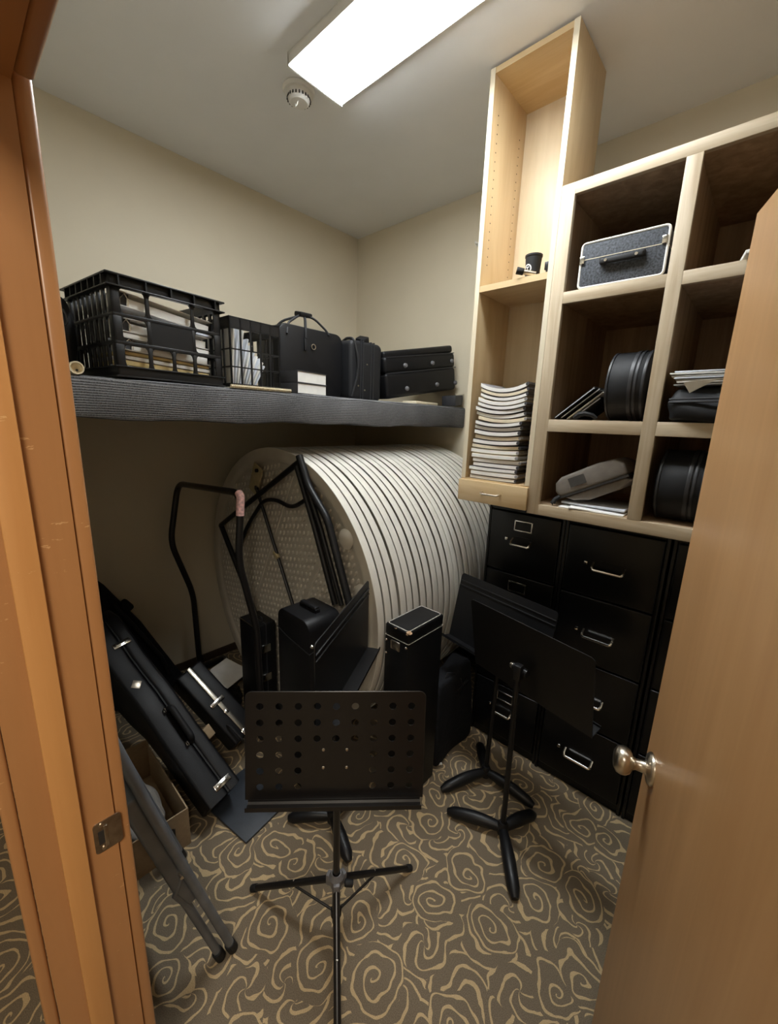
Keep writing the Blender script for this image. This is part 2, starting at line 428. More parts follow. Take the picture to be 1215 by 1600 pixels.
t = thing('smoke_detector', 'round white smoke detector beside the ceiling light', 'smoke detector', (-1.725, 1.235, H))
flip = Matrix.Rotation(PI, 4, 'X')
MB().lathe([(0, 0), (0.066, 0), (0.068, 0.006), (0.062, 0.016), (0, 0.016)], 40, flip).build('base', M['white_plastic'], t)
MB().lathe([(0.050, 0.014), (0.050, 0.024), (0.044, 0.044), (0.036, 0.050), (0, 0.051)], 40, flip).build('cover', M['white_plastic'], t)
v = MB()
for k in range(22):
    a = 2*PI*k/22
    v.box((0.0475*math.cos(a), 0.0475*math.sin(a), -0.033), (0.0035, 0.0055, 0.016), Euler((0, math.radians(-17), a)))
v.build('vent_slots', M['ink'], t)
MB().tube([(0.01, -0.012, -0.050), (0.006, -0.014, -0.062), (0.0, -0.016, -0.066), (-0.006, -0.014, -0.062), (-0.010, -0.012, -0.050)], 0.0022, 8).build('test_loop', M['white_plastic'], t)

t = thing('wall_hook', 'small white hook on the back wall beside the tall cabinet', 'hook', (-1.522, YB, 2.735))
MB().cyl((0, 0, 0), (0, -0.004, 0), 0.012, n=16, bev=0.001).build('plate', M['white_plastic'], t)
MB().tube([(0, -0.004, 0.002), (0, -0.020, -0.004), (0, -0.024, 0.008)], 0.004, 8, fillet=0.006).build('peg', M['white_plastic'], t)

# ------------------------------------------------------------------ carpeted shelf
SZ0, SZ1, SX = 1.634, 1.762, -1.525
t = thing('carpeted_shelf', 'deep wall shelf wrapped in grey ribbed carpet along the left wall', 'shelf', (0, 0, 0))
b = bmesh.new()
ny = 40
prof = [(XL+0.002, SZ0), (SX-0.012, SZ0), (SX-0.003, SZ0+0.004), (SX, SZ0+0.014), (SX, SZ1-0.016), (SX-0.004, SZ1-0.005), (SX-0.016, SZ1), (XL+0.002, SZ1)]
rows = []
for i in range(ny+1):
    y = YF+0.024 + (YB-YF-0.026)*i/ny
    sag = 0.004*math.sin(i*0.9)+0.003*math.sin(i*0.37+1)
    rows.append([b.verts.new((x + (0.003*math.sin(i*0.6+z*9) if x > -1.6 else 0), y, z + (sag if z < SZ0+0.02 else 0))) for x, z in prof])
for A, B in zip(rows, rows[1:]):
    for j in range(len(prof)): b.faces.new((A[j], A[(j+1) % len(prof)], B[(j+1) % len(prof)], B[j]))
b.faces.new(rows[0]); b.faces.new(list(reversed(rows[-1])))
bmesh.ops.recalc_face_normals(b, faces=b.faces)
MB().add(b).build('carpet_cover', M['rib'], t, 40)
# ------------------------------------------------------------------ file cabinets
def file_cabinet(x0, x1, yf, label, kind):
    W = x1-x0; D = YB-0.02-yf; HT = 1.3035
    t = thing('file_cabinet', label, 'filing cabinet', ((x0+x1)/2, yf, 0), group='black four drawer filing cabinets')
    b = MB()
    hw = W/2
    b.bb(-hw, -hw+0.012, 0, D, 0, HT, bev=0.002); b.bb(hw-0.012, hw, 0, D, 0, HT, bev=0.002)
    b.bb(-hw, hw, D-0.008, D, 0, HT); b.bb(-hw, hw, 0, D, HT-0.012, HT, bev=0.002)
    b.bb(-hw+0.012, hw-0.012, 0.004, 0.020, 1.262, HT-0.010); b.bb(-hw+0.010, hw-0.010, 0.012, D, 0.0, 0.044)
    b.bb(-hw+0.012, hw-0.012, 0.022, 0.030, 0.044, 1.262)
    b.build('body', M['file_black'], t)
    hwid = 0.046 if kind == 'a' else 0.058
    for i in range(4):
        z0 = 0.050 + 0.3035*i; z1 = z0+0.296
        dr = MB(); dr.bb(-hw+0.016, hw-0.016, -0.006, 0.018, z0, z1, bev=0.005, seg=3)
        do = dr.build('drawer', M['file_black'], t)
        zh = z0 + (0.150 if kind == 'a' else 0.128)
        hb = MB()
        hb.tube([(-hwid, -0.006, zh+0.022), (-hwid, -0.030, zh+0.008), (-hwid*0.9, -0.036, zh), (hwid*0.9, -0.036, zh), (hwid, -0.030, zh+0.008), (hwid, -0.006, zh+0.022)], 0.0058, 8, fillet=0.008)
        hb.build('handle', M['chrome'], do)
        rc = MB(); rc.prism(rrect(hwid*2-0.012, 0.030, 0.012), 0, 0.0012, frame((0, -0.0062, zh+0.020), (1, 0, 0), (0, 0, 1), (0, -1, 0)))
        rc.build('handle_recess', M['file_black'], do)
        lt = MB(); lt.bb(-hwid-0.038, -hwid-0.024, -0.012, -0.005, zh+0.008, zh+0.022, bev=0.002)
        lt.build('thumb_latch', M['chrome'], do)
        if kind == 'a':
            lh = MB(); zc = z0+0.238
            for a_, b_, c_, d_ in ((-0.044, 0.044, zc+0.020, zc+0.0255), (-0.044, 0.044, zc-0.0255, zc-0.020), (-0.044, -0.0385, zc-0.0255, zc+0.0255), (0.0385, 0.044, zc-0.0255, zc+0.0255)):
                lh.bb(a_, b_, -0.010, -0.005, c_, d_, bev=0.001)
            lh.build('label_holder', M['chrome'], do)
    return t
file_cabinet(-0.957, -0.588, 1.792, 'black four drawer filing cabinet with chrome label frames, left of the row', 'a')
file_cabinet(-0.582, -0.200, 1.7835, 'black filing cabinet with wide chrome handles and no label frames, middle of the row', 'b')
file_cabinet(-0.192, 0.190, 1.7835, 'black filing cabinet at the right end of the row, mostly behind the open door', 'b')

# ------------------------------------------------------------------ cubby cabinet on the file cabinets
CY = 1.655
t = thing('cubby_cabinet', 'pale wooden cubbyhole cabinet standing on the black filing cabinets', 'cabinet', (0, CY, 0))
CX = [-0.710, -0.662, -0.333, -0.290, 0.040, 0.088]
CZ = [1.296, 1.340, 1.640, 1.687, 2.112, 2.152, 2.474, 2.512]
for i in (0, 2, 4):
    ff = MB(); ff.bb(CX[i], CX[i+1], 0.0, 0.020, CZ[0] if i != 2 else CZ[1], CZ[-1] if i != 2 else CZ[6], bev=0.001)
    ff.build('stile', M['poplar_z'], t)
for i in (0, 2, 4, 6):
    for c in (1, 3):
        x0, x1 = (CX[c], CX[c+1])
        if i in (0, 6): x0, x1 = (CX[1], CX[4]) if c == 1 else (None, None)
        if x0 is not None: MB().bb(x0, x1, 0.0005, 0.020, CZ[i], CZ[i+1], bev=0.001).build('rail', M['poplar_x'], t)
DB = 0.66
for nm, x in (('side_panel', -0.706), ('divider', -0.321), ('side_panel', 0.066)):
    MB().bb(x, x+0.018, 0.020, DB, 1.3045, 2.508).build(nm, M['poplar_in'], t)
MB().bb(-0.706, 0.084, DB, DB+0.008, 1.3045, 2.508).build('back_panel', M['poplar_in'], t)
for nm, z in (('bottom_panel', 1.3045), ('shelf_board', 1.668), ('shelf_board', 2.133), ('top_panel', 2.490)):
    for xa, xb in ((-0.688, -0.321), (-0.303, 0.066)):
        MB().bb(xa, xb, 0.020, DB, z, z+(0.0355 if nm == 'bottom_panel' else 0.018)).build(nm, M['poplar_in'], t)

# ------------------------------------------------------------------ tall narrow cabinet
TX0, TX1, TD = -1.047, -0.7115, 0.292
t = thing('tall_cabinet', 'tall narrow maple cabinet with a small drawer, left of the cubbyholes', 'cabinet', (0, CY+0.002, 0))
for x in (TX0, TX1-0.020):
    sd = MB().bb(x, x+0.020, 0, TD, 1.410, 3.012, bev=0.001)
    so = sd.build('side_panel', M['maple_z'], t)
    MB().bb(x-0.0003, x+0.0203, -0.0012, 0.0002, 1.410, 3.012).build('edge_band', M['maple_edge'], so)
    pn = MB()
    xi = x+0.020 if x == TX0 else x
    for y in (0.045, 0.235):
        for k in range(18):
            z = 2.33+0.032*k
            pn.cyl((xi-0.0006, y, z), (xi+0.0006, y, z), 0.0026, n=8)
    pn.build('peg_holes', M['ink'], so)
MB().bb(TX0+0.020, TX1-0.020, 0.001, TD, 2.992, 3.012).build('top_panel', M['maple_x'], t)
MB().bb(TX0+0.020, TX1-0.020, TD-0.008, TD, 1.410, 2.992).build('back_panel', M['maple_back'], t)
MB().bb(TX0+0.020, TX1-0.020, 0.001, TD-0.008, 2.212, 2.236).build('shelf_board', M['maple_x'], t)
MB().bb(TX0, TX1, 0.0, TD, 1.390, 1.410).build('bottom_panel', M['maple_x'], t)
MB().bb(TX0, TX1, 0.004, TD, 1.306, 1.390).build('drawer_box', M['maple_x'], t)
dr = MB().bb(TX0-0.004, TX1+0.001, -0.016, 0.002, 1.306, 1.404, bev=0.0015).build('drawer', M['maple_x'], t)
MB().tube([(-0.922, -0.016, 1.357), (-0.922, -0.034, 1.355), (-0.912, -0.038, 1.352), (-0.842, -0.038, 1.352), (-0.832, -0.034, 1.355), (-0.832, -0.016, 1.357)], 0.0042, 8, fillet=0.006).build('handle', M['nickel'], dr)

ORD = ['first', 'second', 'third', 'fourth', 'fifth', 'sixth', 'seventh', 'eighth', 'ninth', 'tenth', 'eleventh', 'twelfth', 'thirteenth', 'fourteenth', 'fifteenth',
       'sixteenth', 'seventeenth', 'eighteenth', 'nineteenth', 'twentieth', 'twenty-first', 'twenty-second', 'twenty-third', 'twenty-fourth', 'twenty-fifth',
       'twenty-sixth', 'twenty-seventh', 'twenty-eighth']

# stack of music books in the tall cabinet
def sag_sheet(W, L, th, z_of, x0, x1, y0, y1, nx=12):
    b = bmesh.new(); rows = []
    for i in range(nx+1):
        x = x0+(x1-x0)*i/nx; z = z_of(x)
        rows.append([b.verts.new((x, y0, z)), b.verts.new((x, y1, z)), b.verts.new((x, y1, z+th)), b.verts.new((x, y0, z+th))])
    for A, B in zip(rows, rows[1:]):
        for j in range(4): b.faces.new((A[j], A[(j+1) % 4], B[(j+1) % 4], B[j]))
    b.faces.new(rows[0]); b.faces.new(list(reversed(rows[-1])))
    bmesh.ops.recalc_face_normals(b, faces=b.faces)
    return b
NB = 21
z = 1.4115
rnd = random.Random(3)
for i in range(NB):
    up = NB-1-i
    th = rnd.uniform(0.0160, 0.0198)
    W = 0.232+rnd.uniform(-0.006, 0.006); L = 0.20
    amp = 0.002+0.026*max(0, i-5)/(NB-6)
    xc = -0.888+rnd.uniform(-0.010, 0.010) + (0.010 if i > 12 else -0.006 if 5 < i < 10 else 0.0)
    nm = 'topmost in' if up == 0 else 'lowest in' if i == 0 else ORD[up]+' from the top of'
    t = thing('music_book', ('sagging ' if i > 9 else 'flat ')+'white-edged music book, '+nm+' the tall cabinet stack', 'book', (xc, 1.665+rnd.uniform(-0.003, 0.006), z), math.radians(rnd.uniform(-2, 2)), group='music books stacked in the tall cabinet')
    zf = lambda x, A=amp: A*((2*x/0.232)**2)
    pm = M['paper'] if rnd.random() < 0.7 else M['paper_warm']
    MB().add(sag_sheet(W, L, th-0.0050, lambda x: zf(x)+0.0020, -W/2, W/2-0.008, 0, L)).build('pages', pm, t)
    cm = rnd.choice([M['cover_grey'], M['cover_dark'], M['cover_grey'], M['paper_warm']])
    cv = MB().add(sag_sheet(W, L, 0.0014, lambda x: zf(x)+0.0004, -W/2, W/2-0.004, 0.001, L)).add(sag_sheet(W, L, 0.0014, lambda x: zf(x)+th-0.0030, -W/2, W/2-0.004, 0.001, L))
    co = cv.build('cover', cm, t)
    zc = zf(W/2-0.006)+th/2-0.0005
    MB().cyl((W/2-0.007, -0.001, zc), (W/2-0.007, L, zc), th/2-0.0024, n=14).build('spine', M['cover_dark'] if cm != M['paper_warm'] else M['cover_grey'], t)
    z += th + 0.0014

# things on the upper shelf of the tall cabinet
t = thing('travel_cup', 'black cup with white round emblem on the upper shelf of the tall cabinet', 'cup', (-0.826, 1.725, 2.2365))
MB().lathe([(0, 0), (0.026, 0), (0.032, 0.086), (0.034, 0.087), (0.034, 0.094), (0.030, 0.094), (0.028, 0.010), (0, 0.010)], 32).build('body', M['black_rubber'], t)
e = MB(); 
for k in range(24):
    a0, a1 = 2*PI*k/24, 2*PI*(k+1)/24
    pts = []
    for a, rr in ((a0, 0.017), (a1, 0.017), (a1, 0.0125), (a0, 0.0125)):
        x, zz = rr*math.cos(a), 0.040+rr*math.sin(a)
        R = 0.0268+0.0063*zz/0.086+0.0004
        th = x/R - 0.30
        pts.append(e.bm.verts.new((R*math.sin(th), -R*math.cos(th), zz)))
    e.bm.faces.new(pts)
for dx0, dx1, z0, z1 in ((-0.007, 0.007, 0.044, 0.047), (-0.0015, 0.0015, 0.030, 0.047)):
    pts = []
    for x, zz in ((dx0, z0), (dx1, z0), (dx1, z1), (dx0, z1)):
        R = 0.0268+0.0063*zz/0.086+0.0005; th = x/R-0.30
        pts.append(e.bm.verts.new((R*math.sin(th), -R*math.cos(th), zz)))
    e.bm.faces.new(pts)
e.build('emblem', M['white_plastic'], t)
t = thing('handheld_torch', 'short black and silver tube lying in front of the black cup', 'torch', mat=frame((-0.835, 1.672, 2.2365), (0.92, 0.39, 0), (-0.39, 0.92, 0), (0, 0, 1)))
p0, p1 = Vector((-0.030, -0.012, 0.026)), Vector((0.044, 0, 0.0105))
MB().cyl(p0.lerp(p1, 0.35), p1, 0.0095, n=20).build('barrel', M['nickel'], t)
MB().cyl(p0, p0.lerp(p1, 0.38), 0.0135, 0.0125, n=20, bev=0.002).build('head', M['black_rubber'], t)
t = thing('stick_clip', 'small black clip gadget standing behind the right edge of the tall cabinet shelf', 'clip', (-0.755, 1.700, 2.2365))
MB().bb(-0.014, 0.014, -0.010, 0.020, 0, 0.004, bev=0.001).bb(-0.004, 0.004, 0.0, 0.008, 0.004, 0.022).build('foot', M['black_plastic'], t)
MB().bb(-0.011, 0.011, -0.003, 0.010, 0.022, 0.052, bev=0.003).build('head', M['black_plastic'], t)

# ------------------------------------------------------------------ things in the cubbyholes
# speckled case
t = thing('accessory_case', 'speckled charcoal carrying case with white edging in the top left cubbyhole', 'case', (-0.482, 1.669, 2.1570), math.radians(1.5))
W, Hh, D = 0.268, 0.148, 0.22
MB().bb(-W/2, W/2, 0, D, 0, Hh, bev=0.008, seg=3).build('body', M['tolex'], t)
for y in (0.002, D-0.002):
    tr = MB(); tr.tube([(x, y, zz+Hh/2) for x, zz in rrect(W-0.002, Hh-0.002, 0.012, 4)], 0.0042, 8, closed=True)
    tr.build('edging', M['paper'], t)
MB().bb(-W/2-0.0005, W/2+0.0005, -0.0008, D, 0.092, 0.094).build('lid_seam', M['paper_warm'], t)
hb = MB(); hb.bb(-0.064, 0.072, -0.020, -0.006, 0.062, 0.082, bev=0.006, seg=3); hb.bb(-0.066, -0.052, -0.016, 0.0, 0.066, 0.086, bev=0.003); hb.bb(0.060, 0.074, -0.016, 0.0, 0.066, 0.086, bev=0.003)
ho = hb.build('handle', M['black_rubber'], t)
rv = MB()
for x in (-0.044, 0.050): rv.cyl((x, -0.0225, 0.073), (x, -0.019, 0.073), 0.005, n=12)
rv.build('rivet', M['chrome'], ho)
for x, zz in ((-W/2+0.006, 0.092), (W/2-0.010, 0.104)):
    MB().bb(x-0.008, x+0.008, -0.006, 0.001, zz-0.012, zz+0.012, bev=0.002).build('latch', M['chrome'], t)

def drum_bag(name, label, loc, R, Wd, squash=1.0):
    t = thing(name, label, 'drum bag', loc)
    prof = [(0, -Wd/2), (R-0.025, -Wd/2), (R-0.008, -Wd/2+0.006), (R, -Wd/2+0.020), (R+0.001, 0), (R, Wd/2-0.020), (R-0.008, Wd/2-0.006), (R-0.025, Wd/2), (0, Wd/2)]
    fx = frame((0, 0, R), (0, 1, 0), (0, 0, 1), (1, 0, 0))
    MB().lathe(prof, 56, fx).build('shell', M['black_nylon'], t, 45)
    zp = MB()
    for x, w_ in ((0.016, 0.006), (0.032, 0.004), (0.055, 0.0045)):
        zp.lathe([(R-0.004, x-w_), (R+0.0035, x-w_), (R+0.0045, x), (R+0.0035, x+w_), (R-0.004, x+w_)], 56, fx)
    zp.build('zipper', M['zip_grey'], t, 45)
    st = MB(); st.lathe([(R-0.004, -Wd/2+0.012), (R+0.002, -Wd/2+0.009), (R+0.002, -Wd/2+0.015), (R-0.004, -Wd/2+0.018)], 56, fx)
    st.build('piping', M['zip_grey'], t, 45)
    return t
drum_bag('drum_bag', 'round black zipped drum bag standing on edge in the middle left cubbyhole', (-0.411, 1.665+0.125, 1.6915), 0.123, 0.142)
drum_bag('drum_bag', 'round black zipped drum bag in the bottom cubbyhole beside the door', (-0.190, 1.668+0.125, 1.3455), 0.124, 0.165)

# folders leaning on the drum bag
for i, (x0, zt, L, th, mt, lb) in enumerate(((-0.652, 0, 0.180, 0.009, 'black_satin', 'thin black folder leaning leftmost in the middle left cubbyhole'),
                                             (-0.632, 0, 0.175, 0.008, 'black_satin', 'thin black folder with rounded top, second from the left in the cubbyhole'),
                                             (-0.612, 0, 0.158, 0.004, 'paper', 'white sheet folder leaning between black folders and drum bag'),
                                             (-0.590, 0, 0.122, 0.012, 'black_nylon', 'soft black pouch leaning against the round drum bag'))):
    a = math.radians(40)
    m_ = frame((x0+0.006, 1.685+0.01*i, 1.6885), (math.cos(a), 0, math.sin(a)), (0, 1, 0), (-math.sin(a), 0, math.cos(a)))
    t = thing('folder', lb, 'folder', mat=m_, group='folders in the middle left cubbyhole')
    MB().bb(0.0, L, 0.0, 0.22, 0.002, 0.002+th, bev=min(0.003, th*0.3)).build('cover', M[mt], t)
    MB().bb(0.004, L-0.004, -0.001, 0.218, 0.002+th*0.35, 0.002+th*0.65).build('sheets', M['paper_blue'], t)
st = MB()
st.tube([(-0.565, 1.672, 1.697), (-0.55, 1.668, 1.708), (-0.53, 1.668, 1.712), (-0.505, 1.672, 1.706), (-0.492, 1.680, 1.695)], [0.010, 0.011, 0.009, 0.008, 0.007], 10)
tag(st.build('strap', M['black_rubber'], None), 'looped black strap lying in front of the folders in the cubbyhole', 'strap')

# grey shoulder bag, bottom left cubby
a = math.radians(27)
m_ = frame((-0.590, 1.690, 1.3755), (math.cos(a), 0, math.sin(a)), (0, 1, 0), (-math.sin(a), 0, math.cos(a)))
t = thing('shoulder_bag', 'grey canvas bag with dark zip tilted in the bottom left cubbyhole', 'bag', mat=m_)
def soft(pts, y0, y1, bev, name, mat, parent, sub=1):
    o = MB().prism(pts, -y1, -y0, Matrix.Rotation(PI/2, 4, 'X'), bev=bev, seg=3).build(name, M[mat], parent, 60)
    return o
soft([(0.0, 0.0), (-0.012, 0.03), (0.0, 0.062), (0.03, 0.078), (0.18, 0.082), (0.235, 0.075), (0.262, 0.05), (0.262, 0.012), (0.25, 0.002)], 0, 0.20, 0.012, 'body', 'grey_bag', t)
soft([(0.015, -0.004), (0.25, -0.002), (0.262, -0.020), (0.22, -0.040), (0.10, -0.044), (0.04, -0.025)], 0.005, 0.20, 0.010, 'lower_pocket', 'grey_bag', t)
MB().bb(0.0, 0.262, -0.003, 0.19, -0.004, 0.004).build('zipper', M['ink'], t)
MB().bb(0.055, 0.118, -0.003, 0.001, 0.025, 0.062).build('patch', M['tag_dark'], t)
MB().tube([(0.0, 0.0, 0.005), (-0.018, -0.012, 0.0), (-0.030, -0.018, -0.012), (-0.028, -0.018, -0.014)], [0.008, 0.009, 0.010, 0.008], 10).build('strap_end', M['black_rubber'], t)
for i, (dx, dy, rz, mt, lb) in enumerate(((0, 0, 0.0, 'paper_blue', 'flat pale grey binder lying under the grey canvas bag'), (0.004, -0.006, 2.0, 'paper', 'loose white sheets at the front edge of the bottom left cubbyhole'))):
    t = MB(); t.bb(-0.12, 0.115, 0, 0.2, 0.0, 0.0085 if i == 0 else 0.004, bev=0.001)
    if i == 1: t.box((0.0, 0.05, 0.006), (0.17, 0.10, 0.002), Euler((0.03, 0.02, 0.15)))
    o = t.build('paper_sheaf', M[mt], None); o.location = (-0.468+dx, 1.672+dy+(0.03 if i == 0 else 0), 1.3412+(0.0062 if i == 0 else 0)); o.rotation_euler = (0, 0, math.radians(rz))
    tag(o, lb, 'papers')
    if i == 0: o.location.z = 1.3530

# soft black bag with papers, middle right cubby
t = thing('soft_bag', 'slumped soft black bag under white papers in the middle right cubbyhole', 'bag', (-0.165, 1.652, 1.688))
b = bmesh.new(); bmesh.ops.create_cube(b, size=1.0)
bmesh.ops.subdivide_edges(b, edges=b.edges, cuts=5, use_grid_fill=True)
for vv in b.verts:
    x, y, z_ = vv.co
    sx = 0.215*(1-0.12*abs(z_))*x*(1-0.25*max(0, abs(y)-0.3)); sy = 0.24*y; sz = 0.112*z_*(1-0.1*abs(2*x)**3)
    sx += 0.006*math.sin(9*z_+5*y); sy += (0.008*math.sin(7*x+4*z_)+(-0.018*math.cos(4*z_+0.9)) if y < 0 else 0)
    vv.co = (sx, sy+0.125, max(0.0, sz+0.056))
MB().add(b).build('body', M['black_nylon'], t, 80).modifiers.new('s', 'SUBSURF').levels = 1
t.children[0].modifiers[0].render_levels = 2
zz = MB(); zz.tube([(-0.10, -0.010, 0.062), (-0.03, -0.016, 0.064), (0.10, -0.016, 0.066)], 0.003, 8).tube([(-0.10, -0.008, 0.072), (-0.03, -0.014, 0.074), (0.10, -0.014, 0.076)], 0.003, 8)
zz.build('zipper', M['zip_grey'], t)
for i in range(7):
    o = MB().box((0, 0.11, 0), (0.215+0.01*rnd.random(), 0.21, 0.0042), Euler((0.0, 0.05*(rnd.random()-0.35), 0)), bev=0.0008).build('sheet_music', M['paper' if i % 3 else 'paper_blue'], None)
    o.location = (-0.155+rnd.uniform(-0.014, 0.014), 1.656+rnd.uniform(-0.01, 0.006), 1.8085+0.0066*i); o.rotation_euler = (0, 0, rnd.uniform(-0.09, 0.09))
    tag(o, 'white sheet music, '+('topmost' if i == 6 else 'lowest' if i == 0 else ORD[6-i]+' from the top')+' of the pile on the soft black bag', 'papers', 'white sheets on the soft black bag')
o = MB().prism([(0, 0), (0.09, 0.01), (0.02, -0.035)], 0, 0.001, frame((-0.235, 1.640, 1.813), (1, 0.1, 0), (0, -0.35, 1), (0.05, -1, -0.3))).build('paper_corner', M['paper'], None, 0)
tag(o, 'folded white paper corner hanging over the front of the soft black bag', 'papers')
o = MB().box((-0.128, 1.680, 2.166), (0.05, 0.10, 0.012), Euler((0, -0.1, 0.2)), bev=0.003).build('paper_packet', M['paper'], None)
tag(o, 'small white packet on the front edge of the top right cubbyhole', 'papers')
o = MB().box((-0.262, 2.04, 1.46), (0.045, 0.16, 0.236), Euler((0, 0.05, 0)), bev=0.002).build('music_binder', M['paper_warm'], None)
tag(o, 'cream binder standing behind the round drum bag in the bottom right cubbyhole', 'binder')

#SHELF
# ------------------------------------------------------------------ things on the carpeted shelf
ST = SZ1 + 0.0008
# black round case at the left end
t = thing('round_case', 'black rounded case at the left end of the carpeted shelf beside the crate', 'case', (-1.865, 0.255, ST))
b = bmesh.new(); bmesh.ops.create_cube(b, size=1.0)
bmesh.ops.subdivide_edges(b, edges=b.edges, cuts=3, use_grid_fill=True)
for vv in b.verts:
    x, y, z_ = vv.co; k = 1-0.25*(abs(2*x)**3+abs(2*z_)**3)*0.5
    vv.co = (x*0.40*k, y*0.19*(1-0.18*abs(2*z_)**2), (z_+0.5)*0.255)
o = MB().add(b).build('shell', M['black_vinyl'], t, 80); md = o.modifiers.new('s', 'SUBSURF'); md.levels = 1; md.render_levels = 2
MB().tube([(0.13, 0.03, 0.215), (0.125, 0.03, 0.262), (0.03, 0.03, 0.278), (-0.09, 0.03, 0.262), (-0.10, 0.03, 0.225)], 0.008, 10, fillet=0.03).build('handle', M['black_rubber'], t)
MB().tube([(0.190, 0.055, 0.200), (0.198, 0.06, 0.185), (0.198, 0.062, 0.165), (0.190, 0.058, 0.155)], 0.003, 8).build('ring', M['zip_grey'], t)
t = thing('cream_tube', 'cream coloured tube end lying at the left end of the carpeted shelf', 'tube', mat=frame((-1.530, 0.2985, ST+0.0185), (0, 1, 0), (0, 0, 1), (1, 0, 0.0)))
MB().lathe([(0.0185, 0.0), (0.0185, -0.10), (0, -0.10), (0, -0.02), (0.0135, -0.012), (0.0150, 0.0), (0.0185, 0.0)], 28).build('body', M['cream_plastic'], t)
MB().cyl((0.002, -0.006, -0.0150), (0.002, -0.006, -0.0120), 0.0035, n=10).build('hole', M['ink'], t)

# big black crate
cm = frame((-1.535, 0.405, ST+0.004), (-0.12, 0.993, 0), (-0.993, -0.12, 0), (0, 0, 1))    # x along the front, y into the shelf
cr = thing('milk_crate', 'large black plastic crate full of binders on the carpeted shelf', 'crate', mat=cm)
CW, CD, CH = 0.362, 0.350, 0.300
def grid_side(mb, to, w, rows, hbars, th=0.008):
    """rows: list of (z0, z1, [post spans]); hbars: list of (z0, z1)"""
    def bx(u0, u1, z0, z1, t_=th): 
        c0, c1 = to(u0, 0), to(u1, t_)
        mb.bb(min(c0[0], c1[0]), max(c0[0], c1[0]), min(c0[1], c1[1]), max(c0[1], c1[1]), z0, z1, bev=0.0018)
    for z0, z1 in hbars: bx(0, w, z0, z1)
    for z0, z1, posts in rows:
        for u0, u1 in posts: bx(u0, u1, z0, z1)
        # rounded inner corners of the openings
        ed = [0.0]
        sp_ = sorted(posts)
        for (a0, a1), (b0, b1) in zip(sp_, sp_[1:]):
            g = min(0.016, (b0-a1)*0.4)
            for (uu, zz, su, szz) in ((a1, z0, 1, 1), (b0, z0, -1, 1), (a1, z1, 1, -1), (b0, z1, -1, -1)):
                poly = [(0, 0), (g, 0), (g*0.45, g*0.13), (g*0.13, g*0.45), (0, g)]
                c = []
                for tt in (0.001, th-0.001):
                    c.append([mb.bm.verts.new((*to(uu+su*p, tt)[:2], zz+szz*q)) for p, q in poly])
                n_ = len(poly)
                mb.bm.faces.new(c[0]); mb.bm.faces.new(list(reversed(c[1])))
                for i in range(n_): mb.bm.faces.new((c[0][i], c[1][i], c[1][(i+1) % n_], c[0][(i+1) % n_]))
hb = [(0.0, 0.034), (0.098, 0.110), (0.180, 0.191), (0.262, 0.297)]
def front_posts(w, top):
    n = {3: [(0, 0.026), (0.100, 0.112), (w-0.112, w-0.100), (w-0.026, w)], 4: [(0, 0.026), (0.098, 0.110), (0.176, 0.187), (w-0.112, w-0.100), (w-0.026, w)]}
    return n[top]
side = MB()
frows = [(0.030, 0.100, front_posts(CW, 4)), (0.108, 0.182, front_posts(CW, 3)), (0.189, 0.265, front_posts(CW, 3))]
grid_side(side, lambda u, v: (u, v), CW, frows, hb)
side.bb(0.105, CW-0.105, 0.001, 0.006, 0.108, 0.182)
side.build('front_side', M['black_plastic'], cr)
side = MB(); grid_side(side, lambda u, v: (u, CD-v), CW, frows, hb); side.bb(0.105, CW-0.105, CD-0.006, CD-0.001, 0.108, 0.182); side.build('back_side', M['black_plastic'], cr)
nposts = [(0, 0.026)]+[(0.052+0.0385*k, 0.068+0.0385*k) for k in range(7)]+[(CD-0.026, CD)]
srows = [(z0, z1, nposts) for z0, z1, _ in frows]
for x0, sg, nm in ((0.0, 1, 'end_side'), (CW, -1, 'end_side')):
    side = MB(); grid_side(side, lambda u, v, x0=x0, sg=sg: (x0+sg*v, u), CD, srows, hb); side.build(nm, M['black_plastic'], cr)
rim = MB()
o_ = 0.014
for z0, z1, e_ in ((0.262, 0.267, o_), (0.294, 0.300, o_)):
    rim.bb(-e_, CW+e_, -e_, 0.006, z0, z1, bev=0.002); rim.bb(-e_, CW+e_, CD-0.006, CD+e_, z0, z1, bev=0.002)
    rim.bb(-e_, 0.006, 0, CD, z0, z1, bev=0.002); rim.bb(CW-0.006, CW+e_, 0, CD, z0, z1, bev=0.002)
for k in range(7):
    y = 0.02+0.050*k
    rim.bb(-o_+0.001, 0, y, y+0.004, 0.266, 0.295); rim.bb(CW, CW+o_-0.001, y, y+0.004, 0.266, 0.295)
for k in range(5):
    x = 0.02+0.079*k
    rim.bb(x, x+0.004, -o_+0.001, 0, 0.266, 0.295)
rim.build('rim', M['black_plastic'], cr); rim = MB()
for z0, z1 in ((0.0, 0.005), (0.030, 0.035)):
    rim.bb(-0.006, CW+0.006, -0.006, 0.002, z0, z1, bev=0.001); rim.bb(-0.006, 0.002, 0, CD, z0, z1, bev=0.001)
rim.build('base_rim', M['black_plastic'], cr)
MB().bb(0.002, CW-0.002, 0.002, CD-0.002, 0.002, 0.008).build('base', M['black_plastic'], cr)
